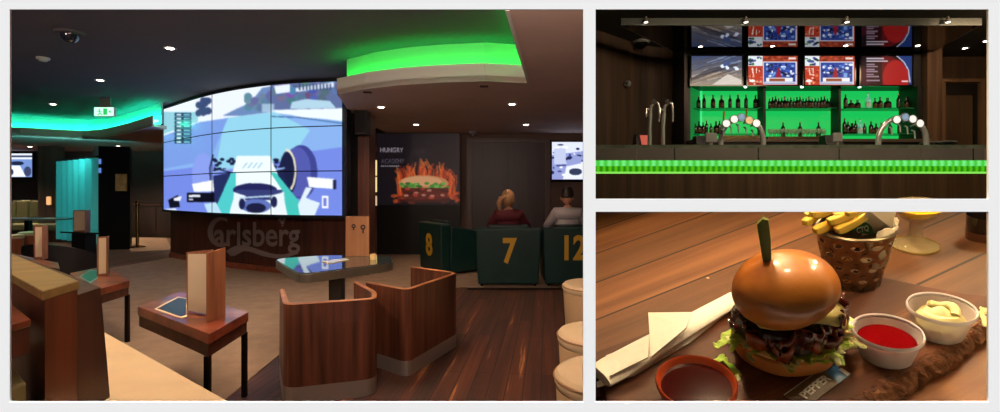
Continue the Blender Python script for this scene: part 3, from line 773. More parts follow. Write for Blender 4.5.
# flat card on it
def card(pts, z, label, m1, m2, name='menu_card'):
    q = [G(x, y, z) for x, y in pts]; c = sum(q, Vector())/len(q)
    t = thing(name, label, 'card', (c.x, c.y, z))
    MB().prism([xy(p) for p in q], z+.001, z+.004).build('sheet', m1, t, off=t.location)
    f = [(c.x+(p.x-c.x)*.86, c.y+(p.y-c.y)*.86) for p in q]
    MB().prism(f, z+.004, z+.005).build('print', m2, t, off=t.location)
    return t
card([(154, 309.5), (178, 297), (187.5, 298.5), (187, 317), (181.5, 319)], .56, 'navy and white printed card lying on the nearest side table', M['paper'], mat('navy_print', (38, 48, 66), .35))
card([(79, 277), (90, 270.5), (98, 271), (98, 278), (90, 283.5)], .56, 'teal printed card lying flat on the second side table', mat('teal_sheet', (150, 190, 180), .3), mat('teal_print', (40, 120, 110), .3))
base = G(108.5, 275, .56); menu_book(base, .37, .085, -PI/2-.1, 1.25, 'tall pale wooden menu folder standing on the second side table', 'paper', 'wood_menu')
t = bpy.data.objects['menu_folder.001'] if 'menu_folder.001' in bpy.data.objects else None
base = G(47.5, 258.5, .7); menu_book(base, .325, .1, -PI/2-.35, 1.5, 'menu folder with a pale page on the far red-brown table', 'paper', 'wood_menu')

# dark glass table with a menu, dark tub seat, wooden stools
Yg = 7.3
gt_ = thing('glass_table', 'dark glass-topped table standing before the teal curtain', 'table', (X(84, Yg), Yg, 0))
MB().prism([(X(60, 7.2), 7.2), (X(100, 6.95), 6.95), (X(101, 7.6), 7.6), (X(66, 7.8), 7.8)], .735, .76).build('glass_top', mat('dark_glass', (46, 66, 66), .08, coat=1), gt_, off=gt_.location, bevel=.004)
MB().box(-.1, .1, -.1, .1, 0.02, .735).build('pedestal', M['black'], gt_)
MB().lathe([(.26, 0), (.26, .015), (.05, .03)], 24).build('base_plate', M['black'], gt_)
base = P(90, 228.5, 7.15); base.z = .76
menu_book(base, .32, .21, -PI/2-.45, 1.8, 'brown menu folder standing on the dark glass table', 'paper', 'wood_menu')
tq = thing('tub_armchair', 'dark curved tub seat in front of the glass table, beyond the oak rail', 'chair', (X(62, 6.3), 6.3, 0))
arc = [(-.42*math.cos(a), -.34*math.sin(a)) for a in np.linspace(-.3, PI+.3, 18)]
MB().ribbon(arc, 0, .68, .05, ztops=[.5+.2*math.sin(PI*i/17) for i in range(18)]).build('shell', mat('dark_shell', (34, 32, 34), .4), tq, smooth=True)
MB().lathe([(0, .3), (.3, .3), (.33, .36), (.32, .42), (0, .43)], 20).build('seat', mat('dark_seat', (44, 40, 42), .5), tq, smooth=True)
M['wood_orange'] = wood('orange_wood', (120, 62, 34), (160, 92, 56), 'z', 9, .1, .4)
def round_stool(x, y, zt, r, label, body, group=None, foot=True):
    p = G(x, y, zt)
    t = thing('round_stool', label, 'stool', (p.x, p.y, 0), 0, group)
    MB().lathe([(0, .0), (r*.9, 0), (r*.9, .03), (r*.93, .035), (r, zt-.09), (r, zt-.085)], 40).build('body', body, t, smooth=True)
    MB().lathe([(r*.98, zt-.085), (r*1.03, zt-.06), (r*1.03, zt-.03), (r*.97, zt-.008), (r*.8, zt), (0, zt+.004)], 40).build('seat_cushion', M['cream'], t, smooth=True)
    tor = [(r*1.035*math.cos(a), r*1.035*math.sin(a), zt-.032) for a in np.linspace(0, 2*PI, 41)]
    MB().tube(tor, .006, 6).build('piping', mat('piping', (180, 140, 95), .5) if 'piping' not in bpy.data.materials else bpy.data.materials['piping'], t, smooth=True)
    return t
M['cream_body'] = mat('cream_body', (205, 172, 128), .5, noise=.06, nscale=4)
round_stool(30, 231.5, .46, .2, 'small wooden stool with a cream top by the green banquette', M['wood_orange'])
round_stool(11, 234.5, .46, .2, 'cream-topped wooden stool cut by the left edge, before the banquette', M['wood_orange'])
# cream stools on the right
round_stool(606, 369.5, .46, .25, 'cream round stool nearest the viewer in the lower right corner of the lounge', M['cream_body'], 'cream round stools at the right edge')
round_stool(598.5, 330, .46, .255, 'cream round stool in the middle of the three at the right edge', M['cream_body'], 'cream round stools at the right edge')
round_stool(594, 282.5, .46, .30, 'cream round stool farthest of the three, in front of armchair 12', M['cream_body'], 'cream round stools at the right edge')

# banquette far left
bq_ = thing('banquette', 'green-grey channel-backed banquette along the far left wall', 'bench', (-12.8, 13.2, 0))
for k in range(9):
    MB().box(-1.9+k*.36, -1.9+k*.36+.34, .3, .45, .45, 1.12).build('back_cushion', mat('banquette_green', (96, 96, 66), .5) if 'banquette_green' not in bpy.data.materials else bpy.data.materials['banquette_green'], bq_, bevel=.05)
MB().box(-1.9, 1.33, -.3, .4, .3, .48).build('seat_cushion', bpy.data.materials['banquette_green'], bq_, bevel=.04)
MB().box(-1.9, 1.33, -.25, .4, 0, .3).build('base', M['wood_dark'], bq_)
lt = thing('long_table', 'long grey-topped table in front of the green banquette', 'table', (-11.4, 11.6, 0))
MB().box(-.9, 1.0, -.35, .3, .68, .72).build('table_top', mat('grey_top', (110, 106, 104), .3), lt, bevel=.01)
MB().box(-.05, .05, -.05, .05, .02, .68).build('pedestal', M['dark_metal'], lt); MB().box(-.3, .3, -.2, .2, 0, .02).build('base_plate', M['dark_metal'], lt)
struct('column', MB().box(X(38, 13.3), X(55, 13.3), 13.3, 13.6, 0, ZL), wood('pillar_wood', (70, 52, 46), (96, 74, 66), 'z', 8, .05))
wl = thing('wall_lamp', 'small warm wall lamp on the pillar left of the teal curtain', 'lamp', (X(51.5, 13.28), 13.24, Z(206, 13.24)))
MB().box(-.04, .04, -.0, .05, 0, .28).build('backplate', M['brass'], wl); MB().lathe([(.03, .03), (.045, .05), (.045, .24), (.03, .26)], 16, c=(0, -.05, 0)).build('shade', glow('lamp_shade_glow', (255, 190, 130), 1.), wl)

# teal curtain: faint glow put into the fabric, plus an added lamp above
ca_, cb_ = P(56.5, 0, 12.75), P(98, 0, 11.25)
cu = thing('teal_curtain', 'glowing teal pleated curtain panel behind the booths', 'curtain', (ca_.x, ca_.y, 0))
n = 90; pts = []
for i in range(n+1):
    s = i/n; q = ca_.lerp(cb_, s); ph = s*7*2*PI
    pts.append((q.x+.05*math.sin(ph)*.5, q.y-.09*abs(math.sin(ph/2))))
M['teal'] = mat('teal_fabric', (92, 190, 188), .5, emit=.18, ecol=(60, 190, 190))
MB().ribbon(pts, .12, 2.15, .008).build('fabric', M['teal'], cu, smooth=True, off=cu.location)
MB().ribbon([(ca_.x, ca_.y-.04), (cb_.x, cb_.y-.04)], 2.15, 2.2, .08).build('track', M['dark_metal'], cu, off=cu.location)
area('curtain_fill_lamp', ((ca_.x+cb_.x)/2+.55, 11.2, 2.5), ((ca_.x+cb_.x)/2, 12, 1.2), 30, (120, 240, 235), 2., .1)
# black cabinet wall beside it
kb = thing('black_cabinet', 'tall glossy black cabinet right of the teal curtain', 'cabinet', (-9.0, 11.4, 0))
MB().prism([(X(98.5, 11.2), 11.2), (X(130, 11.35), 11.35), (X(132, 12.4), 12.4), (X(92, 12.4)-.0, 12.4)], 0, 2.42).build('body', mat('cabinet_black', 12, .3), kb, off=kb.location)
MB().box(X(116, 11.26), X(127.5, 11.28), 11.24, 11.27, Z(191, 11.25), Z(174, 11.25)).build('gold_patch', mat('gold_patch', (150, 125, 80), .4, noise=.5, nscale=6, emit=.08), kb, off=kb.location)  # gold patch with a faint emission on the cabinet face
for y in (159, 168): MB().box(X(99.5, 11.2), X(101.5, 11.2), 11.17, 11.19, Z(y+5, 11.2), Z(y, 11.2)).build('indicator', glow('indicator', (110, 150, 230), .8) if 'indicator' not in bpy.data.materials else bpy.data.materials['indicator'], kb, off=kb.location)
# brass stanchion
p = G(137.5, 247.5, 0)
sn = thing('stanchion', 'brass barrier post with round foot, left of the wooden plinth', 'barrier post', p)
MB().lathe([(0, 0), (.17, 0), (.17, .02), (.05, .05), (.03, .06)], 28).build('foot', M['brass'], sn, smooth=True)
MB().lathe([(.036, .055), (.036, 1.05)], 16).build('pole', M['brass'], sn, smooth=True)
MB().lathe([(.04, 1.02), (.045, 1.05), (.045, 1.1), (.03, 1.13), (.0, 1.15)], 16).build('cap', M['brass'], sn, smooth=True)
# dark cupboards in the dim area behind
dk = thing('low_sideboard', 'low dark sideboard in the dim area left of the video wall', 'sideboard', (X(150, 14.2), 14.5, 0))
MB().box(-.9, .75, -.3, .3, 0, .95).build('body', wood('sideboard_wood', (40, 26, 22), (58, 38, 32), 'x', 8, .1), dk, bevel=.01)
for k in range(3): MB().box(-.86+k*.54, -.36+k*.54, -.32, -.301, .12, .9).build('door', wood('sideboard_door', (46, 30, 26), (64, 42, 36), 'z', 8, .1) if 'sideboard_door' not in bpy.data.materials else bpy.data.materials['sideboard_door'], dk)
MB().box(-.95, .8, -.34, .34, .95, .99).build('top', M['wood_dark'], dk)

def rounded(plan, r, closed=False, K=5):
    n = len(plan); out = []
    for i, p in enumerate(plan):
        if not closed and i in (0, n-1): out.append(tuple(p)); continue
        p = Vector(p); a = Vector(plan[(i-1) % n]); b = Vector(plan[(i+1) % n])
        ra = min(r, (a-p).length*.45); rb = min(r, (b-p).length*.45)
        A_, B_ = p+(a-p).normalized()*ra, p+(b-p).normalized()*rb
        for k in range(K+1):
            t_ = k/K; out.append(tuple(A_*(1-t_)**2+p*2*t_*(1-t_)+B_*t_*t_))
    return out
# ================================================================ screen-reflecting table with tub chairs
tq_ = [G(273.5, 259, .73), G(300, 274.5, .73), G(394, 262.5, .73), G(391, 256, .73), G(325, 255.3, .73)]
poly = rounded([xy(p) for p in tq_], .13, True)
c = sum((Vector(p) for p in poly), Vector((0, 0)))/len(poly)
ht = thing('glass_table', 'glossy steel-edged table reflecting the video wall, between the wood tub chairs', 'table', (c.x, c.y, 0))
wprism('edge_band', poly, .655, .725, mat('steel_edge', (130, 130, 118), .35, .8), ht, .004)
k_ = [tuple(c+(Vector(q)-c)*.985) for q in poly]
wprism('glass_top', k_, .7255, .732, mat('mirror_glass', (120, 135, 130), .03, .85), ht)
pc = P(337, 290, 3.95)
MB().box(pc.x-.05, pc.x+.05, pc.y-.05, pc.y+.05, .02, .655).build('pedestal', M['black'], ht, off=ht.location)
MB().box(pc.x-.22, pc.x+.22, pc.y-.22, pc.y+.22, 0, .02).build('base_plate', M['dark_metal'], ht, off=ht.location)
p = G(373, 259.5, .732)
cd = thing('candle_holder', 'small lit candle glass on the steel-edged table', 'candle', p)
MB().lathe([(0, .0), (.028, 0), (.032, .05), (.029, .05), (.026, .006), (0, .006)], 20).build('glass', mat('candle_glass', (250, 220, 160), .1, alpha=.5), cd, smooth=True)
MB().lathe([(0, .007), (.022, .007), (.022, .032), (0, .032)], 16).build('candle', glow('candle_glow', (255, 200, 110), 1.2), cd)
p = G(322, 262, .732)
card([(322, 261.5), (345, 258.5), (349, 260), (328, 264)], .733, 'pale leaflet lying on the steel-edged table', M['paper'], mat('leaflet_print', (170, 190, 200), .3))
# wooden menu board standing on the far side
base = P(357.5, 257, 4.62); base.z = .732
mbd = thing('menu_board', 'pale wooden menu board with dark emblem standing on the steel-edged table', 'menu', base)
wv = (369-345.5)/2/F*4.62
MB().box(-wv, wv, -.006, .006, 0, (257-217)/F*4.62).build('board', wood('board_wood', (140, 92, 58), (172, 122, 82), 'z', 8, .05), mbd, bevel=.002)
MB().box(-.05, .05, .006, .06, 0, .012).build('foot', M['wood_dark'], mbd)
mb = MB()
for cx, cz, r in ((-.035, .29, .02), (.055, .28, .024)): mb.lathe([(r*.5, 0), (r, 0), (r, .003), (r*.5, .003)], 20, c=(cx, -.0065, cz), M=Matrix.Rotation(PI/2, 4, 'X'))
mb.box(.05, .062, -.009, -.0065, .22, .26).box(-.04, -.03, -.009, -.0065, .25, .27)
mb.build('emblem', M['black'], mbd)

def tub_chair(plan, zr, label, ztops=None):
    pts = rounded(plan, .09)
    c = sum((Vector(p) for p in plan), Vector((0, 0)))/len(plan)
    t = thing('tub_chair', label, 'chair', (c.x, c.y, 0), 0, 'walnut veneer tub chairs')
    n = len(pts)
    L = [0]
    for i in range(1, n): L.append(L[-1]+(Vector(pts[i])-Vector(pts[i-1])).length)
    def zt(i): 
        s = L[i]/L[-1]
        for (a, b), (c_, d) in zip(ztops[:-1], ztops[1:]):
            if a <= s <= c_: return b+(d-b)*(s-a)/(c_-a)
        return ztops[-1][1]
    zz = [zt(i) for i in range(n)] if ztops else None
    MB().ribbon(pts, .11, zr, .035, ztops=zz).build('shell', M['wood_tub'], t, off=t.location)
    rim = [(p[0], p[1], (zz[i] if zz else zr)) for i, p in enumerate(pts)]
    q = []
    for i in range(n):
        a = Vector(pts[max(i-1, 0)]); b = Vector(pts[min(i+1, n-1)]); d = (b-a).normalized()
        q.append((pts[i][0]-d.y*.017, pts[i][1]+d.x*.017, rim[i][2]+.002))
    MB().tube(q, .0175, 8, flat=.35).build('rim', wood('rim_wood', (140, 84, 50), (180, 120, 76), 'x', 8, .2) if 'rim_wood' not in bpy.data.materials else bpy.data.materials['rim_wood'], t, smooth=True, off=t.location)
    ins = [(a[0], a[1]) for a in q]
    ins2 = [tuple(Vector((c.x, c.y))+(Vector(a)-c)*.985) for a in ins]
    MB().ribbon(pts, 0, .109, .03).build('kick_band', M['steel'], t, off=t.location)
    sq = [tuple(c+(Vector(a)-c)*.93) for a in pts]
    MB().prism(sq, .3, .44).build('seat_cushion', M['cream'], t, off=t.location, bevel=.015)
    sq = [tuple(c+(Vector(a)-c)*.9) for a in pts]
    MB().prism(sq, .02, .3).build('base', M['wood_dark'], t, off=t.location)
    return t
zr = .635
pA = [G(279.5, 290, zr), G(283.5, 305.5, zr), G(376.5, 299.5, zr), G(377, 292, zr), G(358, 282, zr)]
tub_chair([xy(pA[0]), xy(pA[1]), xy(pA[2]), xy(pA[3]), xy(pA[4])], zr, 'near wood-wrapped tub chair standing left, in front of the steel-edged table')
pB = [G(366, 283, zr), G(407, 290.5, zr), G(459, 273, zr), G(413.5, 267, zr)]
tub_chair([xy(p) for p in pB], zr, 'wood-wrapped tub chair with a visible cream seat, right of the steel-edged table')

# ================================================================ green numbered armchairs
M['pillow'] = mat('dark_cushion', (26, 44, 44), .5)
def armchair(loc, rz, num, label):
    t = thing('armchair', label, 'armchair', (loc[0], loc[1], 0), rz, 'green numbered armchairs')
    mb = MB(); mb.hexa([(-.43, -.40, .04), (.43, -.40, .04), (.43, -.25, .04), (-.43, -.25, .04)], [(-.465, -.425, .835), (.465, -.425, .835), (.465, -.25, .835), (-.465, -.25, .835)])
    mb.build('back', M['green_leather'], t, bevel=.02)
    for s in (-1, 1):
        a, b = sorted((s*.465, s*.32)); a2, b2 = sorted((s*.43, s*.32))
        MB().hexa([(a2, -.245, .04), (b2, -.245, .04), (b2, .40, .04), (a2, .40, .04)], [(a, -.245, .80), (b, -.245, .80), (b, .42, .68), (a, .42, .68)]).build('arm', M['green_leather'], t, bevel=.02)
    MB().box(-.315, .315, -.245, .40, .30, .44).build('seat_cushion', M['green_leather'], t, bevel=.03)
    MB().box(-.315, .315, -.245, .38, .05, .295).build('seat_base', M['green_leather'], t)
    MB().box(-.3, .3, -.245, -.15, .45, .875).build('back_cushion', M['pillow'], t, bevel=.03)
    for sx in (-1, 1):
        for sy in (-1, 1): MB().box(sx*.38-.02, sx*.38+.02, sy*.34-.02, sy*.34+.02, 0, .045).build('foot', M['dark_metal'], t)
    return t
def number(t, txt, x0, x1, z0, z1):
    tilt = .025/.795
    text_part('number', txt, lambda u, v, d: (x0+u, -.40-tilt*(z0+v-.04)-.003-d, z0+v), x1-x0, z1-z0, M['yellow'], t, .006, .03, 'yellow number '+txt)
c7 = armchair((.12, 7.225), 0, '7', 'green leather armchair with yellow 7 on its back, under the woman')
number(c7, '7', -.08, .12, .33, .70)
c12 = armchair((1.075, 7.24), 0, '12', 'green leather armchair with yellow 12 on its back, under the man')
number(c12, '12', -.16, .15, .38, .74)
c8 = armchair((-.83, 8.26), math.radians(-58), '8', 'turned green leather armchair with yellow 8, empty, left of armchair 7')
number(c8, '8', -.14, .12, .28, .66)
struct('trim_1', MB().box(-.45, 4.5, 6.62, 6.7, .008, .02), M['dark_metal'])

# ================================================================ people
def person(name, label, loc, rz, sk, hair, top, legs, kind, hturn=0., sc_=1.):
    t = thing(name, label, 'person', loc, rz)
    def skin(nm, V, E, m, root=0, sub=1):
        me = bpy.data.meshes.new(nm); me.from_pydata([v[0] for v in V], E, []); me.materials.append(m)
        o = bpy.data.objects.new(nm, me); C.objects.link(o); o.parent = t
        md = o.modifiers.new('skin', 'SKIN'); md.use_smooth_shade = True
        for i, v in enumerate(V):
            r = v[1]; me.skin_vertices[0].data[i].radius = r if isinstance(r, tuple) else (r, r)
            me.skin_vertices[0].data[i].use_root = (i == root)
        s = o.modifiers.new('sub', 'SUBSURF'); s.levels = sub; s.render_levels = sub
        return o
    B = [((0, 0, .54), (.16, .12)), ((0, -.03, .72), (.14, .10)), ((0, -.04, .92), (.14, .09)), ((0, -.03, 1.0), (.12, .07)), ((0, -.01, 1.085), .055), ((0, .01, 1.13), .052)]
    E = [(0, 1), (1, 2), (2, 3), (3, 4), (4, 5)]
    for s in (-1, 1):
        k = len(B)
        B += [((s*.16, -.03, .99), .045), ((s*.26, .02, .86), .046), ((s*.30, .10, .80), .04), ((s*.29, .30, .80), .03), ((s*.285, .36, .80), (.036, .018))]
        E += [(3, k), (k, k+1), (k+1, k+2), (k+2, k+3), (k+3, k+4)]
        for f in range(4):
            kk = len(B); fx = s*(.285+(.027-f*.018)); ln = (.03, .036, .038, .032)[f]
            B += [((fx, .395, .80), .0085), ((fx, .395+ln, .79), .008), ((fx, .395+ln*1.5, .772), .007)]
            E += [(k+4, kk), (kk, kk+1), (kk+1, kk+2)]
        kk = len(B); B += [((s*.245, .37, .795), .009), ((s*.235, .395, .785), .008)]; E += [(k+4, kk), (kk, kk+1)]
        k = len(B)
        B += [((s*.1, .06, .52), .095), ((s*.13, .26, .52), .08), ((s*.14, .48, .50), .06), ((s*.14, .50, .28), .052), ((s*.14, .5, .09), .036), ((s*.14, .58, .04), (.04, .03)), ((s*.14, .68, .03), (.04, .025))]
        E += [(0, k)]+[(k+i, k+i+1) for i in range(6)]
    skin('body', B, E, sk)
    # head with face, turned on the neck
    R = Matrix.Rotation(hturn, 4, 'Z')
    def hf(p):
        k = 1.
        if p.z < -.2: k *= 1-.18*(-.2-p.z)/.8*(1 if abs(p.x) > .2 else .6)
        if p.y > .75: k *= 1.02
        return k
    hc = Vector((0, .03, 1.235))
    hd = MB().ell((0, 0, 0), (.076, .094, .118), 24, 16, fn=hf)
    hd.ell((0, .097, -.012), (.013, .02, .026), 10, 8); hd.ell((0, .086, -.06), (.026, .012, .008), 10, 6)
    for s in (-1, 1): hd.ell((s*.078, -.005, -.012), (.011, .022, .032), 10, 8)
    ho = hd.build('head', sk, t, smooth=True); ho.location = hc; ho.scale = (1.16, 1.16, 1.12); ho.rotation_euler = (0, 0, hturn)
    ey = MB()
    for s in (-1, 1): ey.ell((s*.031, .082, .012), (.014, .012, .009), 10, 8)
    eo = ey.build('eyes', mat('eye_white', 230, .2) if 'eye_white' not in bpy.data.materials else bpy.data.materials['eye_white'], ho, smooth=True)
    eb = MB()
    for s in (-1, 1): eb.ell((s*.033, .086, .035), (.02, .008, .004), 10, 6)
    eb.build('eyebrows', hair, ho)
    hr = MB()
    def cap(p):
        return 1.0 if not (p.y > .35 and p.z < .45) else .80
    if kind == 'pony':
        hr.ell((0, -.012, .018), (.088, .104, .122), 32, 20, fn=lambda p: cap(p)*(1+.012*math.sin(p.x*60)))
        hr.ell((-.01, -.118, .03), (.03, .03, .03), 12, 8)
        hr.tube([(0, -.11, .03), (-.03, -.155, .02), (-.05, -.165, -.05), (-.045, -.15, -.12), (-.04, -.14, -.16)], [.022, .034, .036, .026, .006], 12)
    else:
        hr.ell((0, -.012, .03), (.084, .1, .112), 32, 20, fn=lambda p: (1.0 if p.z > -.35 else .86)*(1.0 if not (p.y > .35 and p.z < .35) else .8)*(1+.015*math.sin(p.x*40)*math.cos(p.y*30)))
        hr.ell((0, .03, .10), (.06, .07, .045), 20, 12)
    o = hr.build('hair', hair, ho, smooth=True)
    # clothes
    S = [((0, 0, .56), (.20, .15)), ((0, -.03, .74), (.185, .14)), ((0, -.04, .92), (.22, .155)), ((0, -.03, 1.015), (.195, .13)), ((0, -.015, 1.065), (.085, .08))]
    SE = [(0, 1), (1, 2), (2, 3), (3, 4)]
    for s in (-1, 1):
        k = len(S); S += [((s*.165, -.03, 1.0), .098), ((s*.265, .02, .86), .068), ((s*.30, .10, .805), .058), ((s*.295, .26, .80), .042)]
        SE += [(3, k), (k, k+1), (k+1, k+2), (k+2, k+3)]
    skin('shirt', S, SE, top)
    T = [((0, .02, .54), (.18, .125))]; TE = []
    for s in (-1, 1):
        k = len(T); T += [((s*.1, .07, .525), .112), ((s*.13, .26, .525), .095), ((s*.14, .48, .5), .074), ((s*.14, .5, .28), .066), ((s*.14, .5, .12), .058)]
        TE += [(0, k)]+[(k+i, k+i+1) for i in range(4)]
    skin('trousers', T, TE, legs)
    for s in (-1, 1):
        MB().ell((s*.14, .59, .045), (.052, .13, .045), 14, 10).build('shoe', M['black'], t, smooth=True)
    return t
skinm = mat('skin', (205, 150, 120), .5, sss=.1)
person('person', 'woman with a blond ponytail and maroon top, seated in armchair 7, seen from behind', (.13, 7.33, 0), .0, skinm, mat('blond_hair', (178, 134, 92), .5, noise=.2, nscale=60), mat('maroon_cloth', (84, 20, 30), .8, noise=.1), mat('dark_trousers', (30, 30, 36), .8), 'pony', -.5)
man = person('person', 'dark-haired man in a light grey shirt, seated in armchair 12, seen from behind', (1.035, 7.36, 0), .0, skinm, mat('dark_hair', (40, 28, 22), .5), mat('grey_shirt', (165, 158, 158), .85, noise=.08), mat('blue_jeans', (36, 44, 66), .8), 'short', -.35)
man.scale = (1.03, 1.03, 1.03)

# ================================================================ lounge light
# warm downlights over the viewer's side of the room (the row continues behind the front mat's top edge)
for i, (x, y) in enumerate(((-2.4, 2.6), (-1.0, 3.1), (-3.4, 4.3), (.1, 2.3), (-1.0, 4.35))):
    zc = 3.1
    t = thing('downlight', 'downlight in the dark ceiling above the nearest tables, out of the picture', 'ceiling light', (x, y, zc), 0, 'recessed downlights over the near tables')
    MB().lathe([(.07, -.004), (.07, 0), (.045, 0), (.045, -.004)], 20).build('trim_ring', M['white_plastic'], t)
    MB().lathe([(0, -.01), (.04, -.01), (.045, -.004)], 20).build('lens', M['lens_dim'], t)
    spot('downlight_lamp', (x, y, zc-.04), (x+.05, y+.1, 0), [130, 100, 130, 80, 110][i], (255, 220, 188), 115, .8, .05)

# added unseen fill lights behind the front mat, brightening the ceilings
for i, (x, pw) in enumerate(((-5.2, 30), (-2.4, 22), (-.25, 60))):
    t = thing('added_uplight', 'added ceiling fill light behind the front mat, out of the picture', 'fill light', (x, 1.2, 2.15), 0, 'added fill lights behind the front mat')
    MB().lathe([(0, -.1), (.05, -.09), (.09, 0), (.08, 0), (.045, -.08)], 20).build('bowl', M['steel'], t, smooth=True)
    MB().box(-.02, .02, -.095, -.04, -.08, -.04).build('bracket', M['steel'], t)
    area('added_uplight_lamp', (x, 1.25, 2.2), (x*.8, 6.5, 3.1) if i < 2 else (.5, 3.2, 2.62), pw, (255, 222, 205), .3, .12)

for i, (x, y) in enumerate(((-10.5, 13.2), (-8.2, 13.4), (-14.2, 12.2))):  # extra downlights added to brighten the dim far left
    t = thing('downlight', 'added downlight in the low ceiling at the far left, brightening the dim corner', 'ceiling light', (x, y, ZL), 0, 'added downlights over the far booths')
    MB().lathe([(.07, -.004), (.07, 0), (.045, 0), (.045, -.004)], 20).build('trim_ring', M['white_plastic'], t)
    MB().lathe([(0, -.01), (.04, -.01), (.045, -.004)], 20).build('lens', M['lens_dim'], t)
    spot('downlight_lamp', (x, y, ZL-.04), (x, y, 0), 200, (255, 220, 188), 130, .8, .05)
# ================================================================ BAR ROOM (its floor is raised by one metre)
ZF = .98
M['bar_wood'] = wood('bar_wall_wood', (54, 40, 30), (88, 66, 48), 'z', 7, .04, .5)
M['bar_wood2'] = wood('bar_front_wood', (62, 46, 30), (94, 72, 48), 'z', 9, .03, .5)
M['bar_ceil'] = mat('bar_ceiling', (78, 80, 72), .8)
struct('floor', MB().prism([(.1935*3, 3), (9.9, 3), (9.9, 9.9), (.1935*9.9, 9.9)], .86, ZF), M['floor_wood'])
struct('ceiling', MB().prism([(.1935*1.12, 1.12), (10, 1.12), (10, 9.9), (.1935*9.9, 9.9)], 4.0, 4.06), M['bar_ceil'])
struct('wall_right', MB().box(9.8, 9.9, 1.12, 9.9, 0, 4.0), M['bar_wood'])
struct('floor', MB().box(4.75, 9.9, 1.12, 9.9, -.1, 0), M['wall_dark'])
struct('wall_back', MB().box(.1935*9.5, 9.8, 9.4, 9.5, ZF, 4.0), M['bar_wood'])
# curved wood wall on the left
cw = chaikin([xy(P(590, 0, 7.75)), xy(P(612, 0, 8.1)), xy(P(645, 0, 8.75)), xy(P(690, 0, 8.9))], 2)
struct('wall_left', MB().ribbon(cw, ZF, 4.0, .06), M['bar_wood'])
for k, x in enumerate((612, 640, 664)):
    pass
# dark niche housing screens and bottle shelves
Ys = 8.25
XX = lambda x, Y: (x-HX)/F*Y
ZZ = lambda y, Y: EYE-(y-HY)/F*Y
mb = MB()
mb.box(XX(686, Ys), XX(922, Ys), Ys, 8.9, ZZ(86.5, Ys), 4.0)
struct('wall_screens', mb, M['black'])
mb = MB(); mb.box(XX(684.5, Ys), XX(690, Ys), Ys-.02, 8.9, ZF, ZZ(86.5, Ys)).box(XX(916.5, Ys), XX(922, Ys), Ys-.02, 8.9, ZF, ZZ(86.5, Ys))
struct('wall_niche', mb, M['black'])
struct('trim_2', MB().box(XX(686.5, Ys)-.05, XX(686.5, Ys), Ys-.03, Ys, ZF, 3.98), M['dark_metal'])
struct('column', MB().box(XX(922, Ys)+.005, XX(937, Ys), Ys-.1, 9.39, ZF, 4.0), wood('post_wood', (70, 50, 36), (112, 84, 60), 'z', 8, .04))
# green backlit panels: centre, brighter inner edges and splayed side panels
Yn = 8.62
bk = thing('backlit_niche', 'glowing green backlit panel behind the bottle shelves', 'light panel', (XX(800, Yn), Yn, ZZ(142, Yn)))
M['green_panel'] = glow('green_panel', (26, 196, 88), 1.)
M['green_bright'] = glow('green_panel_edge', (60, 235, 130), 1.)
M['green_side'] = glow('green_panel_side', (16, 120, 52), 1.)
for x0, x1 in ((700, 763.5), (766, 838.5), (841, 905)):
    MB().box(XX(x0, Yn), XX(x1, Yn), Yn, Yn+.03, ZZ(142, Yn), ZZ(91, Yn)).build('light_panel', M['green_panel'], bk, off=bk.location)
    MB().box(XX(x0, Yn), XX(x1, Yn), Yn, Yn+.03, ZZ(90.9, Yn), ZZ(84.5, Yn)).build('light_panel', M['green_bright'], bk, off=bk.location)
MB().box(XX(700, Yn), XX(702, Yn), Yn-.01, Yn, ZZ(140, Yn), ZZ(85, Yn)).build('edge_strip', M['green_bright'], bk, off=bk.location)
MB().box(XX(903, Yn), XX(905, Yn), Yn-.01, Yn, ZZ(140, Yn), ZZ(85, Yn)).build('edge_strip', M['green_bright'], bk, off=bk.location)
for xa, xb in ((690, 699.8), (916.3, 905.2)):
    a, b = xy(P(xa, 0, Ys+.02)), xy(P(xb, 0, Yn))
    MB().ribbon([a, b] if xa < xb else [b, a], ZZ(142, Yn), ZZ(86.5, Yn), .02).build('side_panel', M['green_side'], bk, off=bk.location)
for x in (764.7, 839.8): MB().box(XX(x, Ys)-.02, XX(x, Ys)+.02, Ys+.0, Ys+.2, ZF, ZZ(86.5, Ys)).build('post', M['black'], bk, off=bk.location)
# shelves: one long glass shelf per bay, then back counter
def shelf(x0, x1, y, label):
    s = MB().box(XX(x0, 8.4), XX(x1, 8.4), 8.3, 8.58, ZZ(y, 8.45)-.012, ZZ(y, 8.45)).build('glass_shelf', mat('shelf_glass', (60, 140, 90), .1, trans=.0, alpha=.8) if 'shelf_glass' not in bpy.data.materials else bpy.data.materials['shelf_glass'])
    return tag(s, label, 'shelf', 'glass shelves behind the bar')
for (x0, x1), nm in (((693, 762.5), 'left'), ((767.5, 837.5), 'middle'), ((842.5, 913), 'right')):
    shelf(x0, x1, 109.2, 'thin glass shelf carrying the upper bottles in the %s green bay' % nm)
    shelf(x0, x1, 134.5 if nm != 'middle' else 139, 'thin glass shelf carrying the lower row in the %s green bay' % nm)
bc = thing('back_counter', 'dark back counter with a steel edge under the green niche', 'counter', (XX(803, 8.2), 8.2, ZF))
MB().box(XX(691, 8.1), XX(921, 8.1), 7.95, 8.27, ZF, ZZ(143, 8.1)).build('cabinet', M['black'], bc, off=bc.location)
MB().box(XX(690, 8.1), XX(922, 8.1), 7.92, 8.28, ZZ(143, 8.1)+.001, ZZ(140, 8.1)).build('worktop', mat('worktop_steel', (120, 105, 90), .35, .6), bc, off=bc.location)
MB().box(XX(720, 8.2), XX(766, 8.2), 8.2, 8.26, ZZ(140, 8.1)+.001, ZZ(135.5, 8.2)).build('rail', M['brass'], bc, off=bc.location)
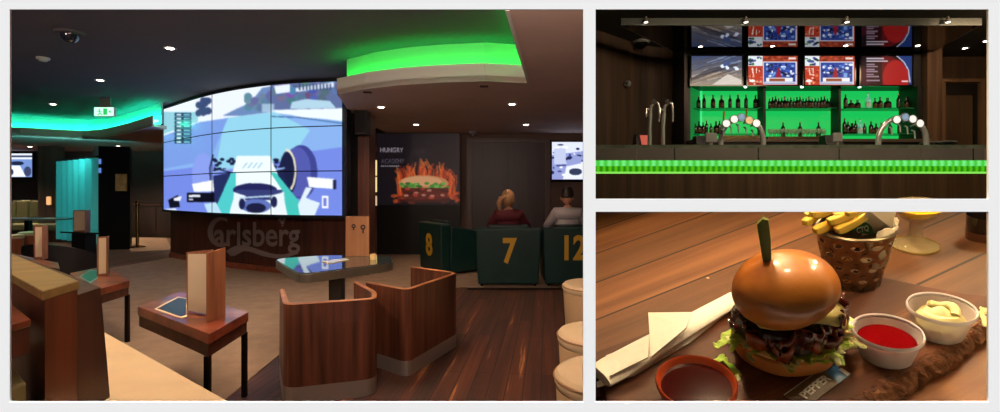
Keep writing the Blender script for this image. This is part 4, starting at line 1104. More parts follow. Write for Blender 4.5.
MB().box(XX(768, 8.2), XX(822, 8.2), 8.2, 8.26, ZZ(140, 8.1)+.001, ZZ(136.5, 8.2)).build('rail', M['brass'], bc, off=bc.location)
# bottles
glassm = [mat('dark_bottle_glass', (14, 24, 14), .12), mat('brown_bottle_glass', (26, 14, 8), .12), mat('green_bottle_glass', (12, 48, 20), .12), mat('clear_bottle_glass', (60, 110, 80), .1), mat('reflection_bottle_glass', (130, 220, 200), .3, emit=.25)]  # last one glows: a pale bottle standing in for a cyan-white reflection
labm = [mat('label_cream', (70, 68, 50), .6), mat('label_amber', (84, 56, 26), .6), mat('label_grey', (56, 58, 54), .6), mat('label_red', (70, 24, 20), .6), mat('label_white', (215, 235, 230), .5)]
capm = [mat('cap_gold', (170, 140, 70), .3, .6), mat('cap_dark', (24, 24, 26), .4)]
def bottle_proto(kind, gi, li):
    t = bpy.data.objects.new('bottle', None); C.objects.link(t)
    r, h, sh = [(.038, .27, .6), (.045, .25, .55), (.033, .30, .62), (.055, .2, .55)][kind]
    prof = [(0, 0), (r*.95, 0), (r, .01), (r, h*sh), (r*.85, h*(sh+.07)), (r*.36, h*(sh+.16)), (r*.32, h*.94), (r*.38, h*.945), (r*.38, h*.96)]
    MB().lathe(prof, 14).build('glass', glassm[gi], t, smooth=True)
    MB().lathe([(r*1.02, h*.14), (r*1.02, h*.42)], 14).build('label', labm[li], t, smooth=True)
    MB().lathe([(r*.36, h*.94), (r*.37, h), (0, h)], 12).build('cap', capm[li % 2], t, smooth=True)
    return t
protos = [bottle_proto(0, 0, 0), bottle_proto(2, 2, 2), bottle_proto(1, 1, 1), bottle_proto(3, 0, 3), bottle_proto(0, 1, 1), bottle_proto(2, 0, 0), bottle_proto(0, 4, 4)]
usedp = set()
ordn = ['first', 'second', 'third', 'fourth', 'fifth', 'sixth', 'seventh', 'eighth', 'ninth', 'tenth', 'eleventh', 'twelfth', 'thirteenth', 'fourteenth', 'fifteenth', 'sixteenth', 'seventeenth', 'eighteenth', 'nineteenth', 'twentieth', 'twenty-first', 'twenty-second', 'twenty-third', 'twenty-fourth']
DESC = ['slim dark bottle', 'tall green bottle', 'wide brown bottle', 'squat dark bottle', 'amber-labelled bottle', 'tall dark bottle', 'bottle-shaped pale reflection']
def put(i, x, ybase, Y, h, label, grp):
    z = ZZ(ybase, 8.45)
    if i in usedp: t = dup(protos[i])
    else: t = protos[i]; usedp.add(i)
    s = h*Y/F/[.27, .30, .25, .2, .27, .30, .27][i]
    t.location = (XX(x, Y), Y, z+.0005); t.scale = (s*1.06, s*1.06, s); t.rotation_euler = (0, 0, random.uniform(-1, 1))
    t['label'] = label; t['category'] = 'bottle'; t['group'] = grp
def row(xs, kinds, hs, ybase, where, grp, Y=8.46):
    for n, x in enumerate(xs):
        k = kinds[n % len(kinds)]
        put(k, x, ybase, Y+random.uniform(-.02, .02), hs[n % len(hs)], '%s, %s from the left, %s' % (DESC[k], ordn[n], where), grp)
row([692.5, 698.5, 704, 713, 721.5, 730, 738, 746, 755.5, 761], [5, 0, 5, 4, 2, 5, 0, 5, 0, 3], [14, 13, 14.5, 14, 13.5, 14, 14.5, 14.5, 14, 11], 109, 'upper shelf of the left green bay', 'bottles on the upper left shelf')
row([769.5+k*3.05 for k in range(23)], [1, 4, 5, 0, 1, 2, 5, 1], [11, 12, 13, 11, 11.5, 12.5, 11, 12], 109, 'upper shelf of the middle green bay', 'bottles on the upper middle shelf')
row([845.5, 851, 857.5, 868, 875, 880, 887.5, 898.5, 906, 911], [5, 3, 3, 6, 2, 2, 3, 5, 2, 0], [15, 9, 9, 16, 11, 12, 11, 15, 12, 9], 109, 'upper shelf of the right green bay', 'bottles on the upper right shelf')
row([692.5, 695.5, 699, 703, 706.5, 711, 716, 719.5], [5, 0, 2, 4, 5, 0, 2, 5], [12, 11, 13, 12, 14, 11, 13, 14], 134.3, 'lower shelf of the left green bay', 'bottles on the lower left shelf')
row([844.5, 848, 852, 855.5, 860, 864.5, 871, 876, 881, 890, 899, 909], [5, 0, 3, 5, 6, 0, 4, 2, 5, 0, 5, 0], [16, 13, 11, 14, 15, 11, 13, 11, 12, 12, 12, 11], 134.3, 'lower shelf of the right green bay', 'bottles on the lower right shelf')
row([783, 800, 818.5], [5, 5, 5], [17, 17, 17], 138.8, 'standing among the glasses in the middle green bay', 'bottles among the glasses', 8.5)
# glasses in rows on the lower middle shelf
gp = bpy.data.objects.new('wine_glass', None); C.objects.link(gp)
gm = mat('clear_glass', (190, 225, 200), .05, trans=.0, alpha=.35)
MB().lathe([(0, 0), (.03, 0), (.03, .004), (.005, .01), (.005, .07), (.02, .09), (.032, .12), (.03, .16), (.028, .16), (.029, .12), (.018, .094), (0, .085)], 14).build('bowl', gm, gp, smooth=True)
n = 0
for rowi, (Yg2, x0) in enumerate(((8.40, 769.5), (8.53, 771))):
    for k in range(14):
        x = x0+k*4.1
        g = gp if n == 0 else dup(gp)
        n += 1
        g.location = (XX(x, Yg2), Yg2, ZZ(139, 8.45)+.0005); g.scale = (1.05, 1.05, 1.05)
        tag(g, 'clear stemmed glass, %s from the left, %s row on the lower middle shelf' % (ordn[k], ['front', 'back'][rowi]), 'glass', 'stemmed glasses under the middle green bay')

# screens above the niche
def blotch(a, n, x0, x1, y0, y1, cols, rmin, rmax, al=1.):
    for k in range(n): a.ell(rng.uniform(x0, x1), rng.uniform(y0, y1), rng.uniform(rmin, rmax), rng.uniform(rmin, rmax)*.7, cols[k % len(cols)], al)
s1 = Art(0, 0, 50, 29, 3, (110, 110, 130)); s1.grad((56, 66, 96), (150, 136, 120))
for k in range(70):
    x, y = rng.uniform(0, 50), rng.uniform(0, 29); L = rng.uniform(4, 12)
    c = [(30, 40, 70), (170, 185, 210), (90, 84, 84), (60, 80, 130)][k % 4] if y < 16 else [(190, 160, 130), (110, 90, 76), (205, 190, 175)][k % 3]
    s1.line([(x-L, y+L*.28), (x+L, y-L*.28)], rng.uniform(.4, 1.6), c, .5)
s1.poly([(20, 29), (36, 18), (50, 24), (50, 29)], (225, 215, 205), .8); s1.poly([(0, 22), (18, 12), (46, 7), (46, 9), (20, 18), (0, 25)], (50, 44, 48), .6); blotch(s1, 12, 30, 46, 5, 14, [(225, 235, 255), (60, 80, 130)], .8, 2.4); s1.blur(1)
def news():
    s = Art(0, 0, 49, 29, 3, (176, 56, 34))
    s.rect(0, 0, 49, 5, (150, 60, 40)); blotch(s, 20, 14, 49, 0, 4.5, [(190, 80, 50), (120, 40, 30)], .8, 2); s.rect(40, 1.5, 47, 3.4, (235, 210, 200))
    s.rect(0, 0, 14, 10, (225, 232, 235)); blotch(s, 14, 1, 13, 1, 9, [(60, 110, 80), (70, 80, 150), (30, 40, 50)], .8, 2); s.rect(0, 10, 14, 29, (186, 58, 36)); blotch(s, 24, 1, 13, 12, 28, [(226, 110, 70), (130, 34, 22), (240, 190, 170)], .6, 1.8)
    s.line([(4, 12), (5, 19)], .9, (250, 220, 205)); s.line([(8, 12), (8, 17)], .9, (250, 220, 205)); s.ell(4, 25, 3, 1.4, (250, 240, 235))
    s.rect(14.5, 5.5, 48, 28.5, (225, 228, 240)); s.rect(15.6, 6.6, 46.9, 27.4, (46, 70, 150))
    blotch(s, 60, 17, 46, 8, 21, [(30, 40, 110), (120, 160, 220), (230, 238, 250), (60, 90, 180), (20, 24, 60)], .8, 2.2); s.poly([(27, 22), (29, 12), (31, 12), (33, 22)], (150, 30, 50))
    s.rect(17.5, 22, 44, 25.5, (235, 235, 238)); s.rect(21, 22.6, 36, 25, (150, 80, 50)); s.rect(16, 25.8, 47, 27.3, (200, 205, 220)); s.blur(1); return s
s4 = Art(0, 0, 50, 29, 3, (26, 10, 18))
s4.ell(24, 26, 22, 26, (96, 14, 20)); s4.ell(34, 22, 13, 18, (160, 26, 28)); s4.rect(0, 0, 20, 29, (26, 10, 18), .7); s4.poly([(36, 0), (50, 0), (50, 29), (47, 29), (46, 15)], (26, 52, 110)); s4.line([(35, 0), (42, 6), (46.5, 14), (48, 26)], 1, (220, 210, 215))
s4.poly([(0, 10), (8, 14), (8, 29), (0, 29)], (60, 14, 30)); s4.blur(2)
for k, (y, w2) in enumerate(((2, 17), (4.6, 21), (8, 8), (10, 11), (13, 8), (15, 11), (18, 7), (20, 12), (24, 13))): s4.rect(5, y, 5+w2, y+1.3, (205, 195, 205) if k < 2 else (150, 130, 145), .9)
s4.rect(40, 24.5, 46, 26, (230, 190, 190)); s4.blur(1)
arts = [s1, news(), news(), s4]
sl = ['bar television showing a blurred grey racing scene, leftmost of four', 'bar television with a red-framed news picture, second from the left', 'bar television with a red-framed news picture, third from the left', 'bar television with white text beside a red curve, rightmost of four']
for (x0, x1), a, lb in zip(((691.6, 741.9), (748.4, 797.7), (805, 854.7), (861.5, 912)), arts, sl):
    Yt = Ys-.09; A_, B_, Cz, Dz = XX(x0, Yt), XX(x1, Yt), ZZ(85, Yt), ZZ(56, Yt)
    t = thing('television', lb, 'television', ((A_+B_)/2, Yt, Cz), 0, 'televisions above the back bar')
    MB().box(A_-.03, B_+.03, Yt+.004, Yt+.06, Cz-.02, Dz+.03).build('casing', M['black_gloss'], t, off=t.location, bevel=.005)
    flat_art('picture', a, A_, B_, Cz, Dz, Yt, 2.6, M['tv'], t, t.location)
    MB().box((A_+B_)/2-.1, (A_+B_)/2+.1, Yt+.06, Yt+.088, (Cz+Dz)/2-.08, (Cz+Dz)/2+.08).build('wall_bracket', M['dark_metal'], t, off=t.location)
for x in (745.5, 802, 859.5):
    q = P(x, 87.5, Ys-.03); t = MB().lathe([(0, -.03), (.02, -.03), (.03, 0)], 12).build('shelf_spotlight', glow('tiny_light', (220, 255, 230), 3) if 'tiny_light' not in bpy.data.materials else bpy.data.materials['tiny_light']); t.location = (q.x, q.y, ZZ(86.5, Ys))
    tag(t, {745.5: 'tiny spotlight above the niche, between first and second televisions', 802: 'tiny spotlight above the niche, between second and third televisions', 859.5: 'tiny spotlight above the niche, between third and fourth televisions'}[x], 'ceiling light')

# glossy canopy over the bar
Yf = 6.87; zs = ZZ(25, Yf); 
cn = thing('bar_canopy', 'black mirror-glossy canopy with a steel fascia hanging over the bar', 'canopy', (XX(800, Yf), Yf, zs))
fl, fr = XX(621, Yf), XX(982, Yf); yb = Ys-.1-.0
blx, brx = XX(672, yb), XX(935, yb)
MB().prism([(fl, Yf+.03), (fr, Yf+.03), (brx, yb), (blx, yb)], zs, zs+.02).build('gloss_soffit', mat('mirror_black', (112, 112, 118), .04, 1.), cn, off=cn.location)
MB().prism([(fl+.02, Yf+.05), (fr-.02, Yf+.05), (brx-.02, yb-.01), (blx+.02, yb-.01)], zs+.021, zs+.09).build('body', M['black'], cn, off=cn.location)
MB().box(fl, fr, Yf, Yf+.03, zs-.005, ZZ(18, Yf)).build('fascia', mat('fascia_steel', (74, 78, 74), .3, .6), cn, off=cn.location)
for a, b in (((fr, Yf+.03), (brx, yb)), ((blx, yb), (fl, Yf+.03))):
    MB().ribbon([a, b], zs-.004, zs+.09, .012).build('edge_trim', M['steel'], cn, off=cn.location)
for x in (-1, 1):
    MB().lathe([(.015, 0), (.015, 4.0-zs-.09)], 10, c=(XX(800, Yf)+x*2., 7.4, zs+.09)).build('hanger', M['steel'], cn, off=cn.location)
for i, (x, y) in enumerate(((700.4, 46.5), (772.5, 46), (845.7, 45.5), (917.8, 45.5))):
    p = G(x, y, zs)
    t = thing('downlight', 'tiny downlight in the glossy canopy, %s from the left' % ordn[i], 'ceiling light', p, 0, 'downlights in the bar canopy')
    MB().lathe([(.045, -.003), (.045, -.0005), (.03, -.0005), (.03, -.003)], 16).build('trim_ring', M['steel'], t)
    MB().lathe([(0, -.008), (.026, -.008), (.03, -.003)], 16).build('lens', M['lens'], t)
for i, x in enumerate((646, 746, 847, 948)):
    q = P(x, 25, Yf-.05)
    t = thing('picture_light', 'small steel lamp on the canopy fascia, %s from the left' % ordn[i], 'lamp', (q.x, q.y, zs), 0, 'lamps along the canopy fascia')
    MB().lathe([(.035, 0), (.02, .05), (.012, .085), (0, .09)], 14, c=(0, 0, .02)).build('shade', M['steel'], t, smooth=True)
    MB().box(-.008, .008, 0, .049, .06, .075).build('arm', M['steel'], t)
    MB().lathe([(0, .018), (.026, .018), (.026, .024)], 12).build('lens', M['lens_dim'], t)
    spot('fascia_lamp', q+Vector((0, 0, -.02)), (q.x, 6.6, 1.9), 16, (255, 225, 185), 80, .7, .02)
for x, y, lb in ((965, 48, 'downlight in the bar room ceiling above the recessed door'), (986, 41, 'downlight at the right edge of the bar room ceiling')):
    p = G(x, y, 4.0); t = thing('downlight', lb, 'ceiling light', p, 0, None)
    MB().lathe([(.06, -.004), (.06, 0), (.035, 0), (.035, -.004)], 16).build('trim_ring', M['white_plastic'], t)
    MB().lathe([(0, -.01), (.033, -.01), (.035, -.004)], 16).build('lens', M['lens'], t)
    spot('downlight_lamp', p-Vector((0, 0, .04)), p-Vector((0, 0, 2)), 14, (255, 220, 180), 110, .8, .03)
p = P(628, 84, 8.3); t = thing('wall_sensor', 'round grey sensor on the curved wood wall at left of the bar', 'sensor', p); t.rotation_euler = (0, 0, math.radians(62-90-10))
MB().lathe([(0, .06), (.04, .055), (.055, .03), (.06, 0)], 20, M=Matrix.Rotation(PI/2, 4, 'X')).build('body', M['grey_plastic'], t, smooth=True)
MB().lathe([(0, .066), (.015, .064), (.02, .05)], 12, M=Matrix.Rotation(PI/2, 4, 'X')).build('lens', M['black'], t)
p = G(641, 41, 4.0); t = thing('dome_camera', 'white dome camera on the bar ceiling over the curved wood wall', 'camera', p)
MB().lathe([(.13, -.05), (.15, -.03), (.15, 0)], 20).build('base', M['grey_plastic'], t, smooth=True)
MB().lathe([(0, -.14), (.05, -.13), (.09, -.1), (.11, -.05)], 20).build('dome', M['black_gloss'], t, smooth=True)

# recessed door on the right
d_ = thing('door_2', None, None, (XX(957, 9.38), 9.38, ZF)); d_['kind'] = 'structure'
Yd = 9.38
MB().box(XX(940, Yd), XX(974, Yd), Yd-.03, Yd+.0, ZF, ZZ(83.5, Yd)).build('door_leaf', wood('bar_door', (62, 46, 32), (92, 70, 50), 'z', 6, .04), d_, off=d_.location)
MB().box(XX(940, Yd), XX(974, Yd), Yd-.055, Yd-.031, ZZ(95, Yd), ZZ(84.5, Yd)).build('transom_panel', mat('dark_transom', (24, 18, 14), .5), d_, off=d_.location)
MB().box(XX(971, Yd), XX(974.5, Yd), Yd-.06, Yd-.031, ZF, ZZ(84, Yd)).build('jamb_gap', M['black'], d_, off=d_.location)
mb = MB(); mb.box(XX(936.5, Yd), XX(940, Yd), Yd-.12, Yd, ZF, ZZ(80, Yd)).box(XX(974.5, Yd), XX(979, Yd), Yd-.12, Yd, ZF, ZZ(80, Yd)).box(XX(940, Yd), XX(974.5, Yd), Yd-.12, Yd, ZZ(83.5, Yd), ZZ(80, Yd))
mb.build('door_frame', wood('bar_door_frame', (86, 62, 42), (120, 90, 62), 'z', 6, .04), d_, off=d_.location)

# bar counter
Yc = 6.5; bx0, bx1 = .1937*6.53+.004, 9.77
ct = thing('bar_counter', 'long bar counter with steel fascia, green glowing glass band and wood front', 'bar counter', (XX(790, Yc), Yc, ZF))
zt = ZZ(148.2, Yc)
MB().box(.1945*7.36, bx1, Yc+.02, Yc+.85, zt-.02, zt).build('worktop', mat('counter_top', (96, 104, 96), .15, .3), ct, off=ct.location)
sf = mat('counter_steel', (122, 118, 114), .4, .25, noise=.12, nscale=1.2)
seams = [bx0]+[XX(x, Yc) for x in (636, 674, 758, 839, 921, 973)]+[bx1]
for a, b in zip(seams[:-1], seams[1:]):
    MB().box(a+.003, b-.003, Yc, Yc+.019, ZZ(160.2, Yc), zt).build('fascia_panel', sf, ct, off=ct.location)
for x in (636, 674.5, 758.5, 839, 973, 985): MB().box(XX(x, Yc)-.007, XX(x, Yc)+.007, Yc-.004, Yc-.0005, ZZ(160, Yc), zt-.004).build('seam_glint', M['chrome'] if x not in (636, 985) else M['steel'], ct, off=ct.location)  # bright strips along the seams stand in for reflected highlights
MB().box(bx0, bx1, Yc-.0, Yc+.03, zt+.001, ZZ(144.8, Yc)).build('edge_rail', mat('edge_rail', (112, 124, 108), .3, .3, noise=.45, nscale=5), ct, off=ct.location)
MB().box(.1945*7.31, bx1, Yc+.02, Yc+.8, ZF, zt-.021).build('carcass', M['black'], ct, off=ct.location)
# ribbed green glass band: two rows of rounded lenses
gb = glow('green_glass_row', (92, 226, 78), 1.); gb2 = glow('green_glass_row_low', (70, 180, 20), 1.); gb3 = glow('green_glass_edge', (140, 235, 90), 1.)
def ribs(name, y0, y1, m, r, bulge):
    z0, z1 = ZZ(y1, Yc), ZZ(y0, Yc); mb = MB(); nb = int((bx1-bx0)/r)
    vs = []; fs = []
    K = 6
    for i in range(nb*K+1):
        x = bx0+(bx1-bx0)*i/(nb*K); ph = (i % K)/K; d = bulge*math.sin(PI*ph)
        vs += [(x, Yc-.004-d*.3, z0), (x, Yc-.004-d, (z0+z1)/2), (x, Yc-.004-d*.3, z1), (x, Yc+.018, z1), (x, Yc+.018, z0)]
    for i in range(nb*K):
        a = i*5; b = a+5
        for k in range(5): fs.append((a+k, a+(k+1) % 5, b+(k+1) % 5, b+k))
    mb.add(vs, fs); return mb.build(name, m, ct, off=ct.location)
def ribglow(name, c0, c1, s, per):
    m, nt, b = newmat(name); N = nt.nodes.new; L = nt.links.new
    tc = N('ShaderNodeTexCoord'); wv = N('ShaderNodeTexWave'); wv.inputs['Scale'].default_value = 2*PI/per/20; wv.inputs['Distortion'].default_value = .6; wv.inputs['Detail'].default_value = 1
    L(tc.outputs['Object'], wv.inputs['Vector']); r = N('ShaderNodeValToRGB'); r.color_ramp.elements[0].color = (*lin(c0), 1); r.color_ramp.elements[1].color = (*lin(c1), 1)
    L(wv.outputs['Fac'], r.inputs['Fac']); L(r.outputs['Color'], b.inputs['Emission Color']); b.inputs['Emission Strength'].default_value = s
    b.inputs['Base Color'].default_value = (0, .05, 0, 1); b.inputs['Roughness'].default_value = .1
    return m
ribs('glass_band', 160.4, 166, ribglow('green_glass_a', (70, 200, 60), (120, 240, 130), 1., .1), .1, .012)['label'] = 'bright green ribbed glass row'
ribs('glass_band', 166.1, 171.6, ribglow('green_glass_b', (34, 130, 10), (84, 196, 20), 1., .08), .08, .012)['label'] = 'darker green ribbed glass row'
MB().box(bx0, bx1, Yc-.006, Yc+.018, ZZ(173.6, Yc), ZZ(171.7, Yc)).build('glass_edge', gb3, ct, off=ct.location)
MB().box(bx0, bx1, Yc+.0, Yc+.019, ZF, ZZ(173.7, Yc)).build('front_panel', M['bar_wood2'], ct, off=ct.location)
# things on the counter
M['tap_chrome'] = mat('tap_chrome', (222, 222, 218), .22, .55)
def onbar(x, y=143.5, Y=6.75): return Vector((XX(x, Y), Y, zt))
def swan_tap(x, label):
    p = onbar(x); t = thing('beer_tap', label, 'beer tap', p, 0, 'swan neck taps at the left end of the bar')
    MB().lathe([(.06, 0), (.06, .015), (.025, .03), (.02, .05)], 18).build('base', M['tap_chrome'], t, smooth=True)
    t.scale = (1, 1, 1.22)
    MB().tube([(0, 0, .04), (0, 0, .25), (.01, 0, .42)], [.03, .024, .028], 12).build('column', M['tap_chrome'], t, smooth=True)
    MB().tube([(.01, 0, .4), (.02, -.01, .50), (.07, -.02, .545), (.12, -.02, .53), (.13, -.02, .45), (.13, -.02, .32)], [.021, .019, .017, .017, .014, .011], 10).build('spout', M['tap_chrome'], t, smooth=True)
    MB().tube([(.0, -.02, .45), (-.05, -.03, .47), (-.06, -.03, .37)], [.012, .01, .014], 8).build('handle', M['tap_chrome'], t, smooth=True)
    MB().lathe([(0, 0), (.03, 0), (.03, .012), (0, .012)], 14, c=(.05, -.03, .55), M=Matrix.Rotation(PI/2, 4, 'X')).build('knob', M['black'], t)
swan_tap(649.5, 'left chrome swan-neck beer tap at the left end of the bar')
swan_tap(663, 'right chrome swan-neck beer tap at the left end of the bar')
def arch_tap(x0, x1, ytop, badges, label, face):
    a, b = onbar(x0), onbar(x1); c = (a+b)/2
    t = thing('beer_font', label, 'beer tap', c, 0, 'arched beer fonts on the bar')
    w_ = (b.x-a.x)/2; h = ZZ(ytop, 6.75)-zt+.02
    pts = [(-w_, 0, 0)]+[(-w_*math.cos(s)*.98, 0, h*.3+h*.62*math.sin(s)) for s in np.linspace(.0, PI, 17)]+[(w_, 0, 0)]
    MB().tube(pts, .035, 12).build('arch', M['tap_chrome'], t, smooth=True)
    for s in (-1, 1): MB().lathe([(.075, 0), (.075, .02), (.04, .04)], 18, c=(s*w_, 0, 0)).build('foot', M['tap_chrome'], t, smooth=True)
    for i, (bx, by) in enumerate(badges):
        q = Vector((XX(bx, 6.62)-c.x, 6.62-c.y, ZZ(by, 6.62)-zt))
        R = Matrix.Rotation(PI/2, 4, 'X')
        o = MB().lathe([(0, 0), (.05, 0), (.052, .01), (.05, .022), (0, .022)], 22, c=q, M=R).build('badge', M['badge'+str(face[i])], t, smooth=False)
        rg = MB().lathe([(.049, .0), (.057, .0), (.057, .026), (.049, .026)], 22, c=q, M=R).build('badge_ring', M['tap_chrome'], o)
        MB().tube([q+Vector((0, .02, 0)), Vector((q.x, 0, q.z-.02))], .012, 8).build('badge_arm', M['tap_chrome'], o)
        tp = Vector((q.x, .0-.02, q.z-.08))
        MB().tube([tp, tp+Vector((0, -.04, -.02)), tp+Vector((0, -.05, -.12))], [.014, .012, .009], 8).build('nozzle', M['tap_chrome'], t, smooth=True)
        if i in (0, 3) and len(badges) > 4: MB().tube([q+Vector((-.02, .02, .05)), q+Vector((-.01, .02, .17))], [.01, .015], 8).build('handle', M['gold_handle'], t, smooth=True)
M['badge0'] = mat('badge_white', 232, .3, emit=.75, ecol=(235, 240, 240)); M['badge1'] = mat('badge_blue', (120, 150, 180), .3, emit=.6, noise=.5, nscale=30); M['badge2'] = mat('badge_amber', (220, 190, 140), .3, emit=.6, noise=.3, nscale=30)  # emission put into the badge faces so they read bright
M['gold_handle'] = mat('gold_handle', (190, 150, 60), .3, .5)
arch_tap(720.5, 763.5, 117, [(725.6, 123.6), (733.4, 119.4), (740.7, 117.6), (748.4, 120.5), (755.6, 123.4)], 'left arched chrome beer font with five round badges', [0, 0, 1, 2, 0])
arch_tap(878, 926.5, 116, [(895.5, 119.9), (904, 117.4), (911.4, 119.2), (918.7, 123.6)], 'right arched chrome beer font with four round badges', [0, 1, 0, 0])
def till(x, w_, h, label, red=False):
    p = onbar(x, Y=6.95); t = thing('till', label, 'till', p)
    MB().hexa([(-w_/2, -.12, 0), (w_/2, -.12, 0), (w_/2, .1, 0), (-w_/2, .1, 0)], [(-w_/2+.03, -.02, h), (w_/2-.0, -.02, h), (w_/2-.0, .1, h), (-w_/2+.03, .1, h)]).build('housing', M['black'], t, bevel=.008)
    MB().box(-w_/2+.05, w_/2-.04, -.135, -.10, .03, .05).build('keypad', M['grey_plastic'], t)
    return t
tl = till(700, .2, .22, 'black till with a grey card terminal left of the left beer font')
t2 = thing('card_terminal', 'grey card terminal in front of the left black till', 'card terminal', onbar(711, Y=6.6))
MB().box(-.075, .075, -.02, .02, .09, .22).build('screen', M['grey_plastic'], t2, bevel=.006); MB().box(-.02, .02, -.01, .01, 0.01, .09).build('stand', M['steel'], t2); MB().box(-.04, .04, -.04, .04, 0, .01).build('foot', M['steel'], t2)
till(831, .27, .23, 'black till with a grey card terminal in the middle of the bar')
t2 = thing('card_terminal', 'grey card terminal in front of the middle black till', 'card terminal', onbar(837, Y=6.6))
MB().box(-.065, .065, -.02, .02, .1, .22).build('screen', M['grey_plastic'], t2, bevel=.006); MB().box(-.015, .015, -.01, .01, 0.01, .1).build('stand', M['steel'], t2); MB().box(-.04, .04, -.04, .04, 0, .01).build('foot', M['steel'], t2)
t = thing('order_screen', 'black stand with a small red lit screen beside the swan-neck taps', 'screen', onbar(641, Y=7.0))
MB().hexa([(-.12, -.12, 0), (.14, -.12, 0), (.14, .12, 0), (-.12, .12, 0)], [(-.08, -.02, .25), (.08, -.02, .25), (.08, .08, .25), (-.08, .08, .25)]).build('housing', M['black'], t, bevel=.01)
MB().hexa([(-.02, -.135, .05), (.13, -.135, .05), (.13, -.125, .05), (-.02, -.125, .05)], [(-.03, -.05, .23), (.09, -.05, .23), (.09, -.04, .23), (-.03, -.04, .23)]).build('display', glow('red_screen', (190, 84, 66), 1.), t)
t = thing('ice_bucket', 'low black ribbed bowl at the right end of the bar', 'bowl', onbar(938, Y=6.9))
MB().lathe([(0, 0), (.13, 0), (.18, .05), (.2, .1), (.2, .11), (.18, .11), (.12, .02), (0, .02)], 24).build('bowl', M['black_gloss'], t, smooth=True)
MB().lathe([(.2, .105), (.21, .115), (.2, .125), (.19, .115)], 24).build('rim', M['grey_plastic'], t, smooth=True)
for i, x in enumerate((612, 690, 745, 800, 860, 905, 960)):
    t = thing('drip_mat', 'thin bar mat on the counter, %s from the left' % ordn[i], 'bar mat', onbar(x, Y=6.62), 0, 'bar mats along the counter')
    MB().box(-.3, .3, -.07, .07, 0, .03).build('tray', M['black'], t, bevel=.004)
    MB().box(-.28, .28, -.055, .055, .03, .036).build('grille', mat('mat_green', (90, 130, 96), .4, .4) if 'mat_green' not in bpy.data.materials else bpy.data.materials['mat_green'], t)
area('bar_fill_lamp', (4.4, 4.6, 3.9), (4.4, 8.5, 1.9), 95, (255, 226, 190), 4, .4)
area('bar_fill_lamp', (7.6, 6.0, 3.9), (8.2, 9.3, 2.2), 26, (255, 215, 170), 1.5, .3)
# ================================================================ MEAL on the big wooden table standing before the bar
phi, tau = math.radians(31), math.radians(22)
dh = Vector((math.sin(phi), math.cos(phi), 0)); uu = Vector((math.cos(phi), -math.sin(phi), 0))
vv = dh*math.cos(tau)+Vector((0, 0, math.sin(tau))); nn = -dh*math.sin(tau)+Vector((0, 0, math.cos(tau)))
O = P(790, 330, 1.6)
MBm = Matrix((( uu.x, vv.x, nn.x, O.x), (uu.y, vv.y, nn.y, O.y), (uu.z, vv.z, nn.z, O.z), (0, 0, 0, 1)))
MI = MBm.inverted()
EYEV = Vector((0, 0, EYE))
def B(x, y, h=0.):
    """pixel -> table coordinates (right, away, up) at height h above the table"""
    d = MI.to_3x3() @ Vector(((x-HX)/F, 1, -(y-HY)/F)); e = MI @ EYEV
    t = (h-e.z)/d.z; return e+d*t
def px(v):
    q = MBm @ Vector(v); return HX+q.x/q.y*F, HY+(EYE-q.z)/q.y*F
def perpx(x, y, h=0.):  # pixels per metre to the right at that spot
    p = B(x, y, h); a = px(p); b = px(p+Vector((.01, 0, 0))); return (b[0]-a[0])/.01
def mthing(name, label, cat, loc, rot=None, group=None):
    t = bpy.data.objects.new(name, None); C.objects.link(t); tag(t, label, cat, group)
    t.matrix_world = MBm @ Matrix.Translation(loc) @ (rot or Matrix.Identity(4)); return t
HB = .055  # board thickness
dv = B(805, 227)-B(690, 272); aw = math.atan2(dv.y, dv.x)
M['table_wood'] = wood('table_wood', (112, 68, 40), (156, 102, 62), 'x', 9, .05, .55, 0, rotz=-aw, c3=(178, 122, 78), seam=(.235, 40, .005))
M['board_wood'] = wood('board_wood_dark', (52, 26, 15), (98, 54, 32), 'x', 8, .07, .65, 0, rotz=-aw, c3=(134, 82, 50))
lt_ = [B(588, 415), B(1010, 415), B(1010, 203), B(588, 203)]
pl5 = []
for p in ((588.5, 404), (1010, 404), (1010, 204), (588.5, 204)): pl5.append(xy(B(*p)))
tt = mthing('wooden_table', 'large wooden plank table that carries the burger meal', 'table', (0, 0, 0))
MB().prism(pl5, -.07, 0).build('table_top', M['table_wood'], tt)
cxy = sum((Vector(p) for p in pl5), Vector((0, 0)))/4
for p in pl5:
    q = cxy+(Vector(p)-cxy)*.86; w0 = MBm @ Vector((q.x, q.y, -.072)); 
    a = [MI @ Vector((w0.x+sx*.03, w0.y+sy*.03, .0 if w0.x < 4.7 else 0)) for sx, sy in ((-1, -1), (1, -1), (1, 1), (-1, 1))]
    b = [Vector((q.x+sx*.03, q.y+sy*.03, -.07)) for sx, sy in ((-1, -1), (1, -1), (1, 1), (-1, 1))]
    MB().hexa(a, b).build('leg', M['wood_dark'], tt)
bo = [(586, 362), (597, 351), (622, 342), (651, 331), (700, 312), (745, 292), (800, 278), (850, 273), (889, 278), (925, 286), (965, 293), (1004, 297), (1004, 306), (985, 320), (962, 333), (945, 349), (915, 366), (888, 382), (866, 396), (850, 406), (607, 408), (605, 390), (600, 384), (588, 384)]
bpoly = [xy(B(x, y, HB)) for x, y in bo]
bd = mthing('serving_board', 'dark wooden serving board with rough bark edge under the burger', 'board', (bpoly[0][0], bpoly[0][1], 0))
nb_ = len(bpoly); mb = MB()
ce = sum((Vector(p) for p in bpoly), Vector((0, 0)))/nb_
mb.hexa([(ce.x+(p[0]-ce.x)*1., ce.y+(p[1]-ce.y)*1., .001) for p in bpoly], [(p[0], p[1], HB) for p in bpoly]).build('slab', M['board_wood'], bd, off=Vector((bpoly[0][0], bpoly[0][1], 0)), bevel=.004)
